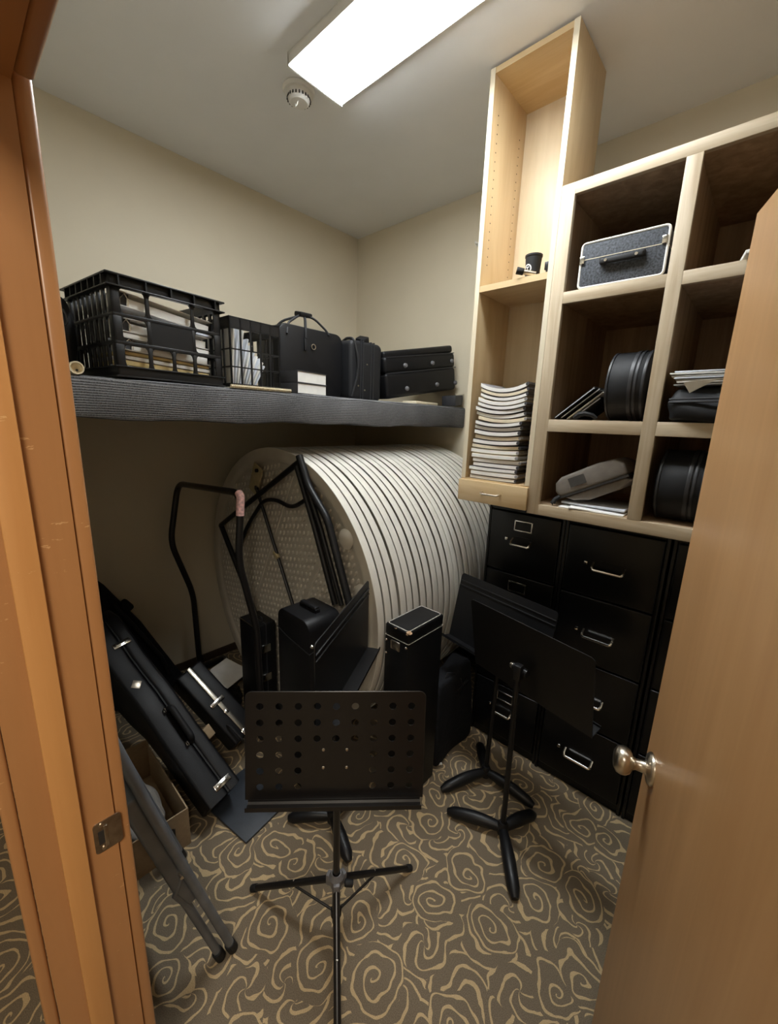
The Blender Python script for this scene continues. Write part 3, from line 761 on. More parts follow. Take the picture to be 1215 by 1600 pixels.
# binders and papers lying in the crate
zc = 0.0105
spec = [('paper', 0.014), ('paper_tan', 0.016), ('paper', 0.012), ('paper_tan', 0.010), ('paper', 0.040), ('paper', 0.012), ('paper', 0.042), ('paper_blue', 0.008), ('paper', 0.044)]
names = ['white paper sheaf lowest in', 'kraft brown folder second from the bottom of', 'white paper sheaf third from the bottom of', 'tan folder fourth from the bottom of', 'grey white binder fifth from the bottom of',
         'white folder sixth from the bottom of', 'white binder third from the top of', 'pale folder second from the top of', 'white binder on top of']
for i, ((mt, th), nm) in enumerate(zip(spec, names)):
    tilt = math.radians(2.8 if i < 8 else 6.5)
    L = 0.300 if i < 7 else 0.315
    t = thing('ring_binder' if th > 0.025 else 'paper_folder', nm+' the large crate stack', 'binder' if th > 0.025 else 'papers', group='papers and binders in the large crate')
    t.matrix_world = cm @ Matrix.Translation((0.022+rnd.uniform(0, 0.006), 0.018+rnd.uniform(0, 0.012), zc+(0.016 if i < 8 else 0.036))) @ Matrix.Rotation(tilt, 4, 'Y')
    if th > 0.025:
        b_ = MB(); b_.bb(0, L, 0, 0.26, 0, 0.0025, bev=0.0008).bb(0, L, 0, 0.26, th-0.0025, th, bev=0.0008).bb(0, 0.003, 0, 0.26, 0, th, bev=0.0008)
        b_.build('cover', M[mt], t)
        MB().bb(0.030, L-0.012, 0.004, 0.255, 0.004, th*0.62).build('sheets', M['paper'], t)
        MB().tube([(0.010, 0.004, 0.004), (0.009, 0.004, th*0.5), (0.022, 0.004, th-0.005), (0.034, 0.004, th*0.5), (0.033, 0.004, 0.004)], 0.0018, 6).build('ring', M['nickel'], t)
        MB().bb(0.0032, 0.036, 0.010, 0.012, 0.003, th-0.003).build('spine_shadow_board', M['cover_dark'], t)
    else:
        MB().bb(0, L, 0, 0.25, 0, th*0.9, bev=0.0008).build('sheets', M[mt], t)
    zc += th+0.0022

# smaller crate
cm2 = frame((-1.562, 0.790, ST+0.004), (-0.05, 1, 0), (-1, -0.05, 0), (0, 0, 1))
cr2 = thing('wire_crate', 'smaller black grid crate of leaning music sheets beside the large crate', 'crate', mat=cm2)
W2, D2, H2 = 0.225, 0.300, 0.258
def bars(mb, to, w, nv):
    def bx(u0, u1, z0, z1, t_):
        c0, c1 = to(u0, 0), to(u1, t_)
        mb.bb(min(c0[0], c1[0]), max(c0[0], c1[0]), min(c0[1], c1[1]), max(c0[1], c1[1]), z0, z1)
    for k in range(nv+1):
        u = (w-0.006)*k/nv; bx(u, u+0.006, 0, H2, 0.005)
    for z_ in (0.075, 0.140): bx(0, w, z_, z_+0.0045, 0.005)
    bx(0, w, 0, 0.016, 0.006); bx(0, w, H2-0.040, H2, 0.004); bx(0, w, H2-0.005, H2, 0.010); bx(0, w, H2-0.042, H2-0.038, 0.008)
for to, w, n_, nm in ((lambda u, v: (u, v), W2, 5, 'front_side'), (lambda u, v: (u, D2-v), W2, 5, 'back_side'), (lambda u, v: (v, u), D2, 6, 'end_side'), (lambda u, v: (W2-v, u), D2, 6, 'end_side')):
    s_ = MB(); bars(s_, to, w, n_); s_.build(nm, M['black_plastic'], cr2)
MB().bb(0.001, W2-0.001, 0.001, D2-0.001, 0.002, 0.006).build('base', M['black_plastic'], cr2)
for i in range(10):
    hgt = [0.225, 0.222, 0.215, 0.190, 0.170, 0.150, 0.135, 0.13, 0.118, 0.105][i]
    x = 0.012+0.0118*i
    lean = math.radians([4, 6, 9, 13, 16, 19, 22, 25, 28, 30][i])
    t = MB().bb(0, 0.0075, 0.0, 0.215-0.01*i, 0, hgt, bev=0.0006).build('music_sheet', M['paper_blue' if i % 2 else 'paper'], None)
    t.matrix_world = cm2 @ Matrix.Translation((x+0.006+hgt*math.sin(lean)*0.0, 0.030+0.002*i, 0.0075+0.0075*math.sin(lean))) @ Matrix.Rotation(lean, 4, 'Y')
    tag(t, 'pale music sheets, '+('leftmost' if i == 0 else 'rightmost' if i == 9 else ORD[i]+' from the left')+' in the smaller grid crate', 'papers', 'sheets leaning in the smaller crate')
# spiral notebook on the shelf edge
t = thing('spiral_notebook', 'white spiral notebook flat on the shelf edge under the smaller crate', 'notebook', (-1.600, 0.905, ST))
MB().bb(-0.03, 0.066, -0.135, 0.135, 0.0, 0.0032, bev=0.001).build('pages', M['paper'], t)
sb = MB()
for k in range(34):
    y = -0.132+0.008*k
    sb.tube([(0.066+0.0065*math.cos(a), y, 0.0070+0.0062*math.sin(a)) for a in [2*PI*j/8 for j in range(8)]], 0.0012, 5, closed=True)
sb.cyl((0.066, -0.134, 0.0070), (0.066, 0.134, 0.0070), 0.0040, n=10)
sb.build('coil', M['cream_plastic'], t)
# two thick books
bd = Vector((-0.16, 0.987, 0))
for i, (z0, th, dx, lb) in enumerate(((0, 0.046, 0.0, 'thick black-covered book at the bottom of the pair on the carpeted shelf'), (0.0468, 0.050, -0.004, 'thick black-covered book on top of the pair on the carpeted shelf'))):
    t = thing('thick_book', lb, 'book', mat=frame((-1.532+dx, 1.072+0.003*i, ST+z0), bd, (-bd.y, bd.x, 0), (0, 0, 1)))
    MB().bb(0.002, 0.182, 0.003, 0.145, 0.003, th-0.003).build('pages', M['paper'], t)
    c = MB(); c.bb(-0.001, 0.185, 0, 0.148, 0, 0.0028, bev=0.0008).bb(-0.001, 0.185, 0, 0.148, th-0.0028, th, bev=0.0008).bb(-0.001, 0.002, 0, 0.148, 0, th, bev=0.0008)
    c.build('cover', M['cover_dark'], t)

# upright black case with handle
t = thing('instrument_case', 'black upright case with a strap handle behind the two thick books', 'case', (-1.725, 1.300, ST))
W, D, Hh = 0.385, 0.20, 0.322
pf = frame((0, 0, Hh/2), (0, 1, 0), (0, 0, 1), (1, 0, 0))
MB().prism(rrect(W, Hh, 0.045, 6), -D, 0.0, pf, bev=0.008).build('body', M['black_vinyl'], t)
MB().prism(rrect(W+0.004, Hh+0.002, 0.046, 6), -D*0.52, -D*0.48, pf).build('zipper', M['zip_grey'], t)
hh = MB()
hh.tube([(0.003, -0.150, 0.276), (-0.010, -0.135, 0.326), (-0.045, -0.05, 0.378), (-0.055, -0.02, 0.388)], 0.0055, 8, fillet=0.03)
hh.tube([(-0.055, -0.02, 0.388), (-0.03, 0.03, 0.378), (-0.008, 0.088, 0.329), (0.003, 0.098, 0.306)], 0.0055, 8, fillet=0.03)
hh.tube([(-0.12, -0.14, 0.309), (-0.10, -0.11, 0.35), (-0.062, -0.03, 0.384)], 0.0055, 8, fillet=0.03)
hh.tube([(-0.055, -0.01, 0.384), (-0.02, -0.03, 0.360), (0.002, -0.045, 0.309), (0.006, -0.047, 0.270)], 0.0065, 8, fillet=0.02)
hh.build('strap_handle', M['black_rubber'], t)
MB().box((-0.055, -0.015, 0.389), (0.05, 0.075, 0.022), Euler((0.05, 0.2, 0.1)), bev=0.006).build('handle_wrap', M['black_vinyl'], t)
MB().bb(0.001, 0.008, -0.054, -0.040, 0.215, 0.272, bev=0.002).build('strap_tab', M['black_rubber'], t)
MB().tube([(0.006, 0.0+0.012*math.cos(a), 0.238+0.012*math.sin(a)) for a in [2*PI*j/14 for j in range(14)]], 0.0022, 6, closed=True).build('d_ring', M['nickel'], t)
# soft zipped case right of it
t = thing('gig_bag', 'black zipped gig bag with strap and grey end, between two black cases on the shelf', 'bag', (-1.670, 1.617, ST))
W, Hh, D = 0.238, 0.305, 0.26
pf = frame((0, 0, Hh/2), (0, 1, 0), (0, 0, 1), (1, 0, 0))
MB().prism(rrect(W, Hh, 0.030, 6), -D, 0.0, pf, bev=0.020, seg=4).build('body', M['black_nylon'], t, 60)
zp = MB()
for y in (-0.045, -0.028, 0.030, 0.052): zp.prism([(y-0.003, -Hh/2+0.01), (y+0.003, -Hh/2+0.01), (y+0.003, Hh/2+0.002), (y-0.003, Hh/2+0.002)], -D*0.8, 0.002, pf)
zp.build('zipper', M['zip_grey'], t)
MB().tube([(0.010, -0.115, 0.015), (0.012, -0.080, 0.12), (0.012, -0.072, 0.20), (-0.005, -0.095, 0.309), (-0.05, -0.10, 0.314), (-0.12, -0.07, 0.309)], 0.007, 8, fillet=0.05).build('strap', M['black_rubber'], t)
MB().box((-0.06, 0.02, 0.320), (0.06, 0.05, 0.035), Euler((0.5, 0.2, 0.3)), bev=0.006).build('handle', M['black_vinyl'], t)
sn = MB()
for y, z_ in ((-0.062, 0.075), (-0.015, 0.055), (0.0, 0.19)): sn.cyl((0.0, y, z_), (0.004, y, z_), 0.004, n=10)
sn.build('snap', M['nickel'], t)
# tilted studded case
a = math.radians(9.5)
t = thing('studded_case', 'black case with round studs tilted on papers at the right end of the shelf', 'case', mat=frame((-1.655, 1.776, ST+0.018), (0.12*math.cos(a), 0.993*math.cos(a), math.sin(a)), (-0.993, 0.12, 0), (-0.12*math.sin(a), -0.993*math.sin(a), math.cos(a))))
W, D, Hh = 0.600, 0.24, 0.250
MB().bb(0, W, 0, D, 0, Hh*0.56, bev=0.020, seg=4).bb(0, W, 0, D, Hh*0.55, Hh*0.92, bev=0.020, seg=4).build('body', M['black_vinyl'], t, 60)
lid = MB(); lid.box((W/2+0.004, D/2+0.01, Hh*0.98), (W*0.98, D*0.96, 0.045), Euler((0, math.radians(-1.5), 0)), bev=0.016, seg=4)
lid.build('lid_pocket', M['black_vinyl'], t, 60)
pp = MB(); pp.bb(0.0, W, -0.003, 0.0, Hh*0.545, Hh*0.565, bev=0.001).bb(0.02, W-0.01, -0.002, 0.002, Hh*0.90, Hh*0.915)
pp.build('piping', M['zip_grey'], t)
fo = MB()
for x, z_ in ((0.155, 0.175), (0.385, 0.175), (0.565, 0.178), (0.155, 0.045), (0.415, 0.045), (0.590, 0.042)):
    fo.lathe([(0, 0.013), (0.006, 0.0125), (0.012, 0.009), (0.014, 0.0), (0, 0)], 20, frame((x, 0, z_), (1, 0, 0), (0, 0, 1), (0, -1, 0)))
fo.build('studs', M['grey_metal'], t)
o = MB().bb(-0.10, 0.0, -0.125, 0.125, 0, 0.016, bev=0.003).build('paper_packet', M['paper_warm'], None); o.location = (-1.560, 2.03, ST); o.rotation_euler = (0, 0, 0.12)
tag(o, 'cream paper packet under the tilted studded case on the shelf', 'papers')
t = thing('black_binder', 'small black binder with metal edges at the right end of the carpeted shelf', 'binder', (-1.590, 2.320, ST))
MB().box((0.01, 0, 0.042), (0.10, 0.10, 0.062), Euler((0.12, 0, 0.1)), bev=0.002).build('cover', M['cover_dark'], t)
MB().tube([(0.062, -0.045, 0.074), (0.060, 0.052, 0.084), (0.058, 0.046, 0.012)], 0.0022, 6).build('metal_edge', M['nickel'], t)

# ------------------------------------------------------------------ round folding tables on edge
TR, TZ, TXc, TY0, TP = 0.753, 0.757, -1.80, 1.112, 0.0475
def table_profile(R, T):
    return [(0, T-0.004), (R-0.006, T-0.004), (R-0.0055, 0.005), (R-0.0045, 0.0018), (R-0.002, 0.0006), (R-0.0004, 0.0016), (R, 0.004), (R, T-0.004), (R-0.0008, T-0.0012), (R-0.003, T), (R-0.012, T), (0, T)]
def table_frame(y): return frame((TXc, y, TZ), (1, 0, 0), (0, 0, 1), (0, -1, 0))   # local z to the doorway
ft = thing('folding_table', 'nearest white round folding table on edge, its underside and folded legs showing', 'table', (TXc, TY0, TZ), group='round folding tables standing on edge')
flipT = frame((0, 0, 0), (1, 0, 0), (0, 0, 1), (0, -1, 0)) @ Matrix.Rotation(PI, 4, 'X')
MB().lathe(table_profile(TR, 0.0395), 128, flipT).build('tabletop', M['table_white'], ft, 40)
up = MB(); up.lathe([(0, 0.016), (TR-0.075, 0.016), (TR-0.066, 0.010), (TR-0.058, 0.003), (TR-0.040, 0.001), (TR-0.012, 0.0005), (TR-0.002, 0.0005)], 128, flipT)
ca_, sa_ = math.cos(math.radians(28)), math.sin(math.radians(28))
for ix in range(-27, 28):
    for iz in range(-17, 18):
        px, pz = 0.027*ix, 0.044*iz+(0.022 if ix % 2 else 0)
        if math.hypot(px, pz) > TR-0.085 or abs(px-0.20) < 0.012 or abs(px+0.17) < 0.012: continue
        ring = []
        for q in range(8):
            a = 2*PI*q/8; u_, w_ = px+0.0085*math.cos(a), pz+0.0165*math.sin(a)
            ring.append(up.bm.verts.new((u_*ca_-w_*-sa_, -0.0160+0.00001, -u_*sa_+w_*ca_)))
        ring2 = []
        for q in range(8):
            a = 2*PI*q/8; u_, w_ = px+0.0045*math.cos(a), pz+0.0105*math.sin(a)
            ring2.append(up.bm.verts.new((u_*ca_-w_*-sa_, -0.0160-0.0065+0.032, -u_*sa_+w_*ca_)))
        for v__ in ring: v__.co.y = 0.0161
        for v__ in ring2: v__.co.y = 0.0095
        for q in range(8): up.bm.faces.new((ring[q], ring[(q+1) % 8], ring2[(q+1) % 8], ring2[q]))
        up.bm.faces.new(ring2)
for xr in (0.20, -0.17):
    up.cyl((xr*ca_-0.62*-sa_, 0.016, -xr*sa_+0.62*ca_), (xr*ca_+0.62*-sa_, 0.016, -xr*sa_-0.62*ca_), 0.006, n=8)
bmesh.ops.recalc_face_normals(up.bm, faces=up.bm.faces)
up.build('underside_panel', M['dimple'], ft, 40)
def P2(x, z, y=1.092): return (x-TXc, y-TY0, z-TZ)
lg = MB()
lg.tube([P2(-2.385, 1.000), P2(-1.545, 1.470)], 0.014, 12); lg.build('leg_crossbar', M['black_metal'], ft)
MB().tube([P2(-2.385, 1.000), P2(-2.10, 0.66), P2(-1.985, 0.50), P2(-1.90, 0.38)], 0.015, 12).build('leg', M['black_metal'], ft)
MB().tube([P2(-1.557, 1.492), P2(-1.49, 1.36), P2(-1.355, 1.235), P2(-1.205, 0.885)], 0.017, 12, fillet=0.04).build('leg', M['black_metal'], ft)
MB().tube([P2(-1.575, 1.440), P2(-1.445, 1.18), P2(-1.300, 0.850)], 0.014, 12).build('leg', M['black_metal'], ft)
MB().tube([P2(-1.535, 1.420), P2(-1.40, 1.18), P2(-1.255, 0.862)], 0.011, 12).build('leg', M['black_metal'], ft)
MB().tube([P2(-2.200, 0.860), P2(-2.06, 1.06), P2(-1.88, 1.235), P2(-1.76, 1.258), P2(-1.62, 1.235), P2(-1.50, 1.300)], 0.0105, 10, fillet=0.08).build('brace', M['black_metal'], ft)
MB().tube([P2(-1.950, 1.300), P2(-1.925, 1.255), P2(-1.60, 0.680)], 0.0085, 10).build('brace', M['black_metal'], ft)
pl = MB(); pl.box(P2(-1.955, 1.335, 1.096), (0.085, 0.010, 0.16), Euler((0, math.radians(25), 0)), bev=0.003); plo = pl.build('bracket', M['yellow_plate'], ft)
bl = MB()
for x, z_ in ((-1.925, 1.385), (-1.935, 1.290)): bl.cyl(P2(x, z_, 1.094), P2(x, z_, 1.080), 0.010, n=12)
bl.build('bolt', M['black_metal'], plo)
cl = MB(); cl.box(P2(-1.765, 0.965, 1.088), (0.045, 0.018, 0.022), Euler((0, math.radians(30), 0)), bev=0.003); cl.build('brace_clip', M['yellow_plate'], ft)
for x, z_ in ((-1.255, 1.160), (-1.150, 0.940)):
    MB().lathe([(0, 0.010), (0.020, 0.009), (0.034, 0.005), (0.046, 0.0), (0, 0)], 20, frame(P2(x, z_, 1.112), (1, 0, 0), (0, 0, 1), (0, -1, 0))).build('corner_boss', M['dimple'], ft)
proto = None
for i in range(1, 26):
    y = TY0+TP*i
    if proto is None:
        proto = MB().lathe(table_profile(TR, 0.0385)+[], 128, flipT)
        # slots moulded into the rim
        o = proto.build('folding_table', M['table_white'], None, 40); proto = o
    else:
        o = proto.copy(); COL.objects.link(o)
    o.location = (TXc+rnd.uniform(-0.003, 0.003), y+rnd.uniform(-0.0012, 0.0012), TZ-0.003+rnd.uniform(-0.001, 0.002)); o.rotation_euler = (0, 0, 0)
    tag(o, 'white round folding table on edge, '+ORD[i]+' from the front of the row', 'table', 'round folding tables standing on edge')

# bent tube trolley handle in front of the tables
t = thing('table_trolley', 'black bent tube trolley handle with pink tape in front of the round tables', 'trolley', (-2.08, 0.93, 0))
def T(x, y, z_): return (x+2.08, y-0.93, z_)
MB().tube([T(-2.450, 0.930, 0.046), T(-2.450, 0.922, 0.58), T(-2.450, 0.818, 0.930), T(-2.450, 0.885, 1.268), T(-1.715, 0.885, 1.318), T(-1.715, 0.858, 1.000), T(-1.695, 0.925, 0.640), T(-1.690, 0.930, 0.046)], 0.0165, 14, fillet=0.075).build('handle', M['black_satin'], t)
fr = MB(); fr.bb(-0.39, 0.41, 0.146, 0.168, 0.045, 0.075, bev=0.004).bb(-0.388, -0.352, 0, 0.150, 0.045, 0.075, bev=0.004).bb(0.372, 0.408, 0, 0.150, 0.045, 0.075, bev=0.004)
fr.build('base_bar', M['black_satin'], t)
for x in (-0.37, 0.39):
    MB().cyl((x-0.012, 0, 0.0225), (x+0.012, 0, 0.0225), 0.0225, n=20, bev=0.004).build('wheel', M['black_rubber'], t)
tp = MB(); tp.tube([T(-1.735, 0.885, 1.316), T(-1.716, 0.884, 1.305), T(-1.7145, 0.876, 1.215)], 0.0182, 14, fillet=0.012); tp.build('tape_label', M['pink_tape'], t)

# ------------------------------------------------------------------ upright cases on the floor
t = thing('instrument_case', 'black box case with silver latches standing behind the trolley handle', 'case', (-1.845, 1.012, 0))
W, D, Hh = 0.170, 0.118, 0.605
MB().bb(-W/2, W/2, -D/2, D/2, 0, Hh, bev=0.008).build('body', M['black_vinyl'], t)
MB().bb(-W/2-0.001, W/2+0.001, -0.003, 0.003, 0.002, Hh+0.001).build('seam', M['zip_grey'], t)
MB().bb(-W/2+0.004, W/2+0.0015, -D/2-0.001, -D/2+0.002, Hh-0.006, Hh-0.002).build('edge_strip', M['nickel'], t)
for z_ in (0.47, 0.30): MB().bb(W/2-0.001, W/2+0.010, -0.030, 0.020, z_-0.022, z_+0.022, bev=0.004).build('latch', M['chrome'], t)
MB().tube([(-0.02, 0.0, Hh), (-0.02, 0.0, Hh+0.022), (0.05, 0.0, Hh+0.022), (0.05, 0.0, Hh)], 0.006, 8, fillet=0.012).build('handle', M['black_rubber'], t)
MB().cyl((0.035, -0.03, Hh), (0.035, -0.03, Hh+0.014), 0.006, n=12).build('stud', M['chrome'], t)

t = thing('tall_case', 'tall black case with rounded top and carry handle beside the folded table legs', 'case', (-1.345, 0.984, 0))
W, D, Hh = 0.232, 0.172, 0.852
pf = frame((0, 0, Hh/2), (1, 0, 0), (0, 0, 1), (0, -1, 0))
pts = [(x, y if y > 0 else y) for x, y in rrect(W, Hh, 0.048, 6)]
MB().prism([(-W/2, -Hh/2), (W/2, -Hh/2)]+[(x, y) for x, y in pts if y > 0], -D/2, D/2, pf, bev=0.006).build('body', M['black_vinyl'], t, 40)
MB().tube([(-W/2-0.001, -D/2-0.001, 0.755), (-0.03, -D/2-0.002, 0.735), (W/2+0.001, -D/2-0.001, 0.715), (W/2+0.001, D/2, 0.745)], 0.0022, 6).build('lid_seam', M['zip_grey'], t)
hm = MB(); hm.bb(-0.052, 0.058, -0.014, 0.014, Hh+0.008, Hh+0.026, bev=0.008, seg=3).bb(-0.056, -0.040, -0.012, 0.012, Hh-0.002, Hh+0.016, bev=0.003).bb(0.046, 0.062, -0.012, 0.012, Hh-0.002, Hh+0.016, bev=0.003)
hm.build('handle', M['black_vinyl'], t)
sn = MB(); sn.lathe([(0, 0.008), (0.006, 0.006), (0.009, 0), (0, 0)], 14, frame((W/2, -D/2+0.014, 0.745), (0, 1, 0), (0, 0, 1), (1, 0, 0)))
sn.lathe([(0, 0.006), (0.004, 0.005), (0.007, 0), (0, 0)], 14, frame((W/2, 0.045, 0.765), (0, 1, 0), (0, 0, 1), (1, 0, 0)))
sn.build('stud', M['chrome'], t)

t = thing('worn_case', 'old black case with scuffed corners standing upright before the white table rims', 'case', (-0.975, 1.262, 0))
W, D, Hh = 0.128, 0.238, 0.845
MB().bb(-W/2, W/2, -D/2, D/2, 0.0, Hh-0.052, bev=0.007).build('body', M['black_vinyl'], t)
lid = MB().bb(-W/2, W/2, -D/2, D/2, Hh-0.050, Hh, bev=0.008, seg=3).build('lid', M['black_vinyl'], t)
MB().tube([(x, y, Hh+0.0002) for x, y in rrect(W-0.016, D-0.016, 0.012, 4)], 0.0016, 6, closed=True).build('piping', M['white_thread'], lid)
wr = MB()
wr.tube([(x, y, Hh-0.051) for x, y in rrect(W+0.001, D+0.001, 0.008, 3)], 0.0013, 6, closed=True)
wr.build('lid_seam', M['white_thread'], t)
sc_ = MB()
for x, y, r_ in ((W/2-0.006, -D/2+0.006, 0.013), (-0.005, -D/2+0.003, 0.010), (W/2-0.018, D/2-0.012, 0.008)):
    b = bmesh.new(); bmesh.ops.create_icosphere(b, subdivisions=2, radius=r_)
    for vv in b.verts: vv.co *= 1+0.25*math.sin(vv.co.x*900+vv.co.y*700)*0.6; vv.co.z *= 0.7
    sc_.add(b, Matrix.Translation((x*0.93, y*0.95, Hh-0.007)))
sc_.build('scuffed_corner', M['plywood_edge'], lid)
lt = MB(); lt.bb(-0.026, 0.022, -D/2-0.006, -D/2+0.001, Hh-0.100, Hh-0.060, bev=0.003)
lt.build('latch', M['nickel'], t)
sn = MB()
for x, z_ in ((-W/2+0.010, Hh-0.075), (-W/2+0.010, Hh-0.135), (-W/2+0.010, Hh-0.33), (W/2-0.012, Hh-0.070)):
    sn.lathe([(0, 0.005), (0.004, 0.004), (0.006, 0), (0, 0)], 12, frame((x, -D/2, z_), (1, 0, 0), (0, 0, 1), (0, -1, 0)))
sn.build('stud', M['chrome'], t)

t = thing('strap_bag', 'soft black bag with buckle and pale strap on the floor by the tables', 'bag', (-0.985, 1.575, 0))
b = bmesh.new(); bmesh.ops.create_cube(b, size=1.0)
bmesh.ops.subdivide_edges(b, edges=b.edges, cuts=4, use_grid_fill=True)
for vv in b.verts:
    x, y, z_ = vv.co; k = 1-0.35*max(0, z_)
    vv.co = (x*0.13*k+0.01*math.sin(8*y+3*z_), y*0.34*k, (z_+0.5)*0.46+0.02*math.sin(5*y)*(z_ > 0))
o = MB().add(b).build('body', M['black_soft'], t, 80); md = o.modifiers.new('s', 'SUBSURF'); md.levels = 1; md.render_levels = 2
MB().tube([(0.02, -0.08, 0.42), (0.03, -0.06, 0.47), (0.045, -0.02, 0.46), (0.062, 0.02, 0.41), (0.064, 0.03, 0.37)], 0.0035, 8).build('pale_strap', M['zip_grey'], t)
bk = MB(); bk.box((0.062, 0.015, 0.372), (0.022, 0.060, 0.016), Euler((0.3, 0, 0)), bev=0.004).box((0.064, 0.055, 0.376), (0.026, 0.050, 0.024), Euler((0.2, 0, 0)), bev=0.008).box((0.062, 0.0, 0.345), (0.016, 0.02, 0.02), bev=0.004)
bk.build('buckle', M['black_plastic'], t)
MB().cyl((0.062, -0.13, 0.012), (0.075, -0.125, 0.020), 0.006, n=10).build('end_clip', M['white_plastic'], t)

# ------------------------------------------------------------------ music stands
def cast_leg(mb, hub, tip, z0=0.040):
    h_, t_ = Vector((*hub, z0)), Vector((*tip, 0.016))
    n_ = 9; pts = []; rs = []
    for k in range(n_):
        f_ = k/(n_-1)
        p = h_.lerp(t_, f_); p.z = z0 + 0.008*math.sin(f_*PI) + (0.0135-z0)*f_**1.3
        pts.append(p); rs.append(0.017+0.008*math.sin(min(1, f_*1.25)*PI*0.75)+0.001*f_)
    rs[-1] = 0.013
    mb.tube(pts, rs, 12)
def desk_matrix(c, yaw, tilt):
    n_ = Vector((math.cos(yaw)*math.cos(tilt), math.sin(yaw)*math.cos(tilt), math.sin(tilt)))
    x = Vector((-math.sin(yaw), math.cos(yaw), 0)); y = n_.cross(x)
    return frame(c, x, y, n_)
def concert_stand(label, hub, tips, c, yaw, tilt, w=0.508, h_=0.318, lip=0.056, polish=False):
    t = thing('music_stand', label, 'music stand', (hub[0], hub[1], 0), group='heavy black music stands')
    L = Matrix.Translation((-hub[0], -hub[1], 0))
    loc_tips = [(x-hub[0], y-hub[1]) for x, y in tips]
    bs = MB().lathe([(0, 0.018), (0.022, 0.018), (0.024, 0.030), (0.022, 0.060), (0.016, 0.072), (0, 0.073)], 24)
    bs.build('hub', M['black_metal'], t, 40)
    for tp_ in loc_tips:
        lg = MB(); cast_leg(lg, (0, 0), tp_); lg.build('leg', M['black_metal'], t, 60)
    dm_ = L @ desk_matrix(c, yaw, tilt)
    pb = dm_ @ Vector((0, -0.02, -0.045))
    MB().tube([(0, 0, 0.06), (pb.x*0.5, pb.y*0.5, 0.45), (pb.x, pb.y, pb.z-0.03)], 0.0105, 14).build('pole', M['black_metal'], t)
    pv = MB(); pv.cyl(dm_ @ Vector((-0.030, -0.02, -0.030)), dm_ @ Vector((0.030, -0.02, -0.030)), 0.014, n=16)
    pv.box(tuple(pb), (0.03, 0.03, 0.06), bev=0.006)
    pv.build('pivot', M['black_metal'], t)
    MB().lathe([(0, 0.012), (0.010, 0.011), (0.0115, 0.004), (0.011, 0), (0, 0)], 20, dm_ @ frame((0.030, -0.02, -0.030), (0, 1, 0), (0, 0, 1), (1, 0, 0))).build('knob', M['nickel'], t)
    dk = MB()
    m2 = dm_
    r_ = 0.016
    poly = [(-w/2, -h_/2), (w/2, -h_/2)]+[(x, y) for x, y in rrect(w, h_, r_, 4) if y > 0]
    dk.prism(poly, -0.0018, 0.0018, m2)
    for y in (h_/2-0.036, h_/2-0.058):
        dk.box((0, y, 0.0025), (w-0.004, 0.006, 0.005), bev=0.002) if False else None
        q = MB(); q.box((0, y, 0.003), (w-0.004, 0.007, 0.007), bev=0.003); me = bpy.data.meshes.new('q'); q.bm.to_mesh(me); q.bm.free()
        b2 = bmesh.new(); b2.from_mesh(me); bpy.data.meshes.remove(me); dk.add(b2, m2)
    b2 = bmesh.new(); bmesh.ops.create_cube(b2, size=1.0); bmesh.ops.scale(b2, vec=(w, 0.0034, lip), verts=b2.verts)
    bmesh.ops.bevel(b2, geom=list(b2.edges), offset=0.0012, segments=1, affect='EDGES')
    dk.add(b2, m2 @ Matrix.Translation((0, -h_/2+0.0012, lip/2-0.002)))
    b2 = bmesh.new(); bmesh.ops.create_cube(b2, size=1.0); bmesh.ops.scale(b2, vec=(w, 0.012, 0.003), verts=b2.verts)
    dk.add(b2, m2 @ Matrix.Translation((0, -h_/2+0.006, lip-0.002)))
    dk.build('desk', M['black_metal'], t, 30)
    return t
concert_stand('black music stand turned away in front of the filing cabinets, its back showing', (-0.530, 1.345), [(-0.747, 1.268), (-0.468, 1.520), (-0.382, 1.158)], (-0.514, 1.335, 0.819), PI-1.75-0.02, 0.20)
concert_stand('black music stand with ridged desk facing the doorway, behind the turned-away stand', (-0.722, 1.545), [(-0.828, 1.334), (-0.487, 1.556), (-0.845, 1.700)], (-0.742, 1.558, 0.795), -1.750, 0.20)
concert_stand('black music stand seen edge-on, leaning toward the tall rounded case', (-1.070, 0.890), [(-0.900, 0.832), (-1.10, 1.075), (-1.21, 0.77)], (-0.962, 0.858, 0.886), 0.488, 0.006, h_=0.300)

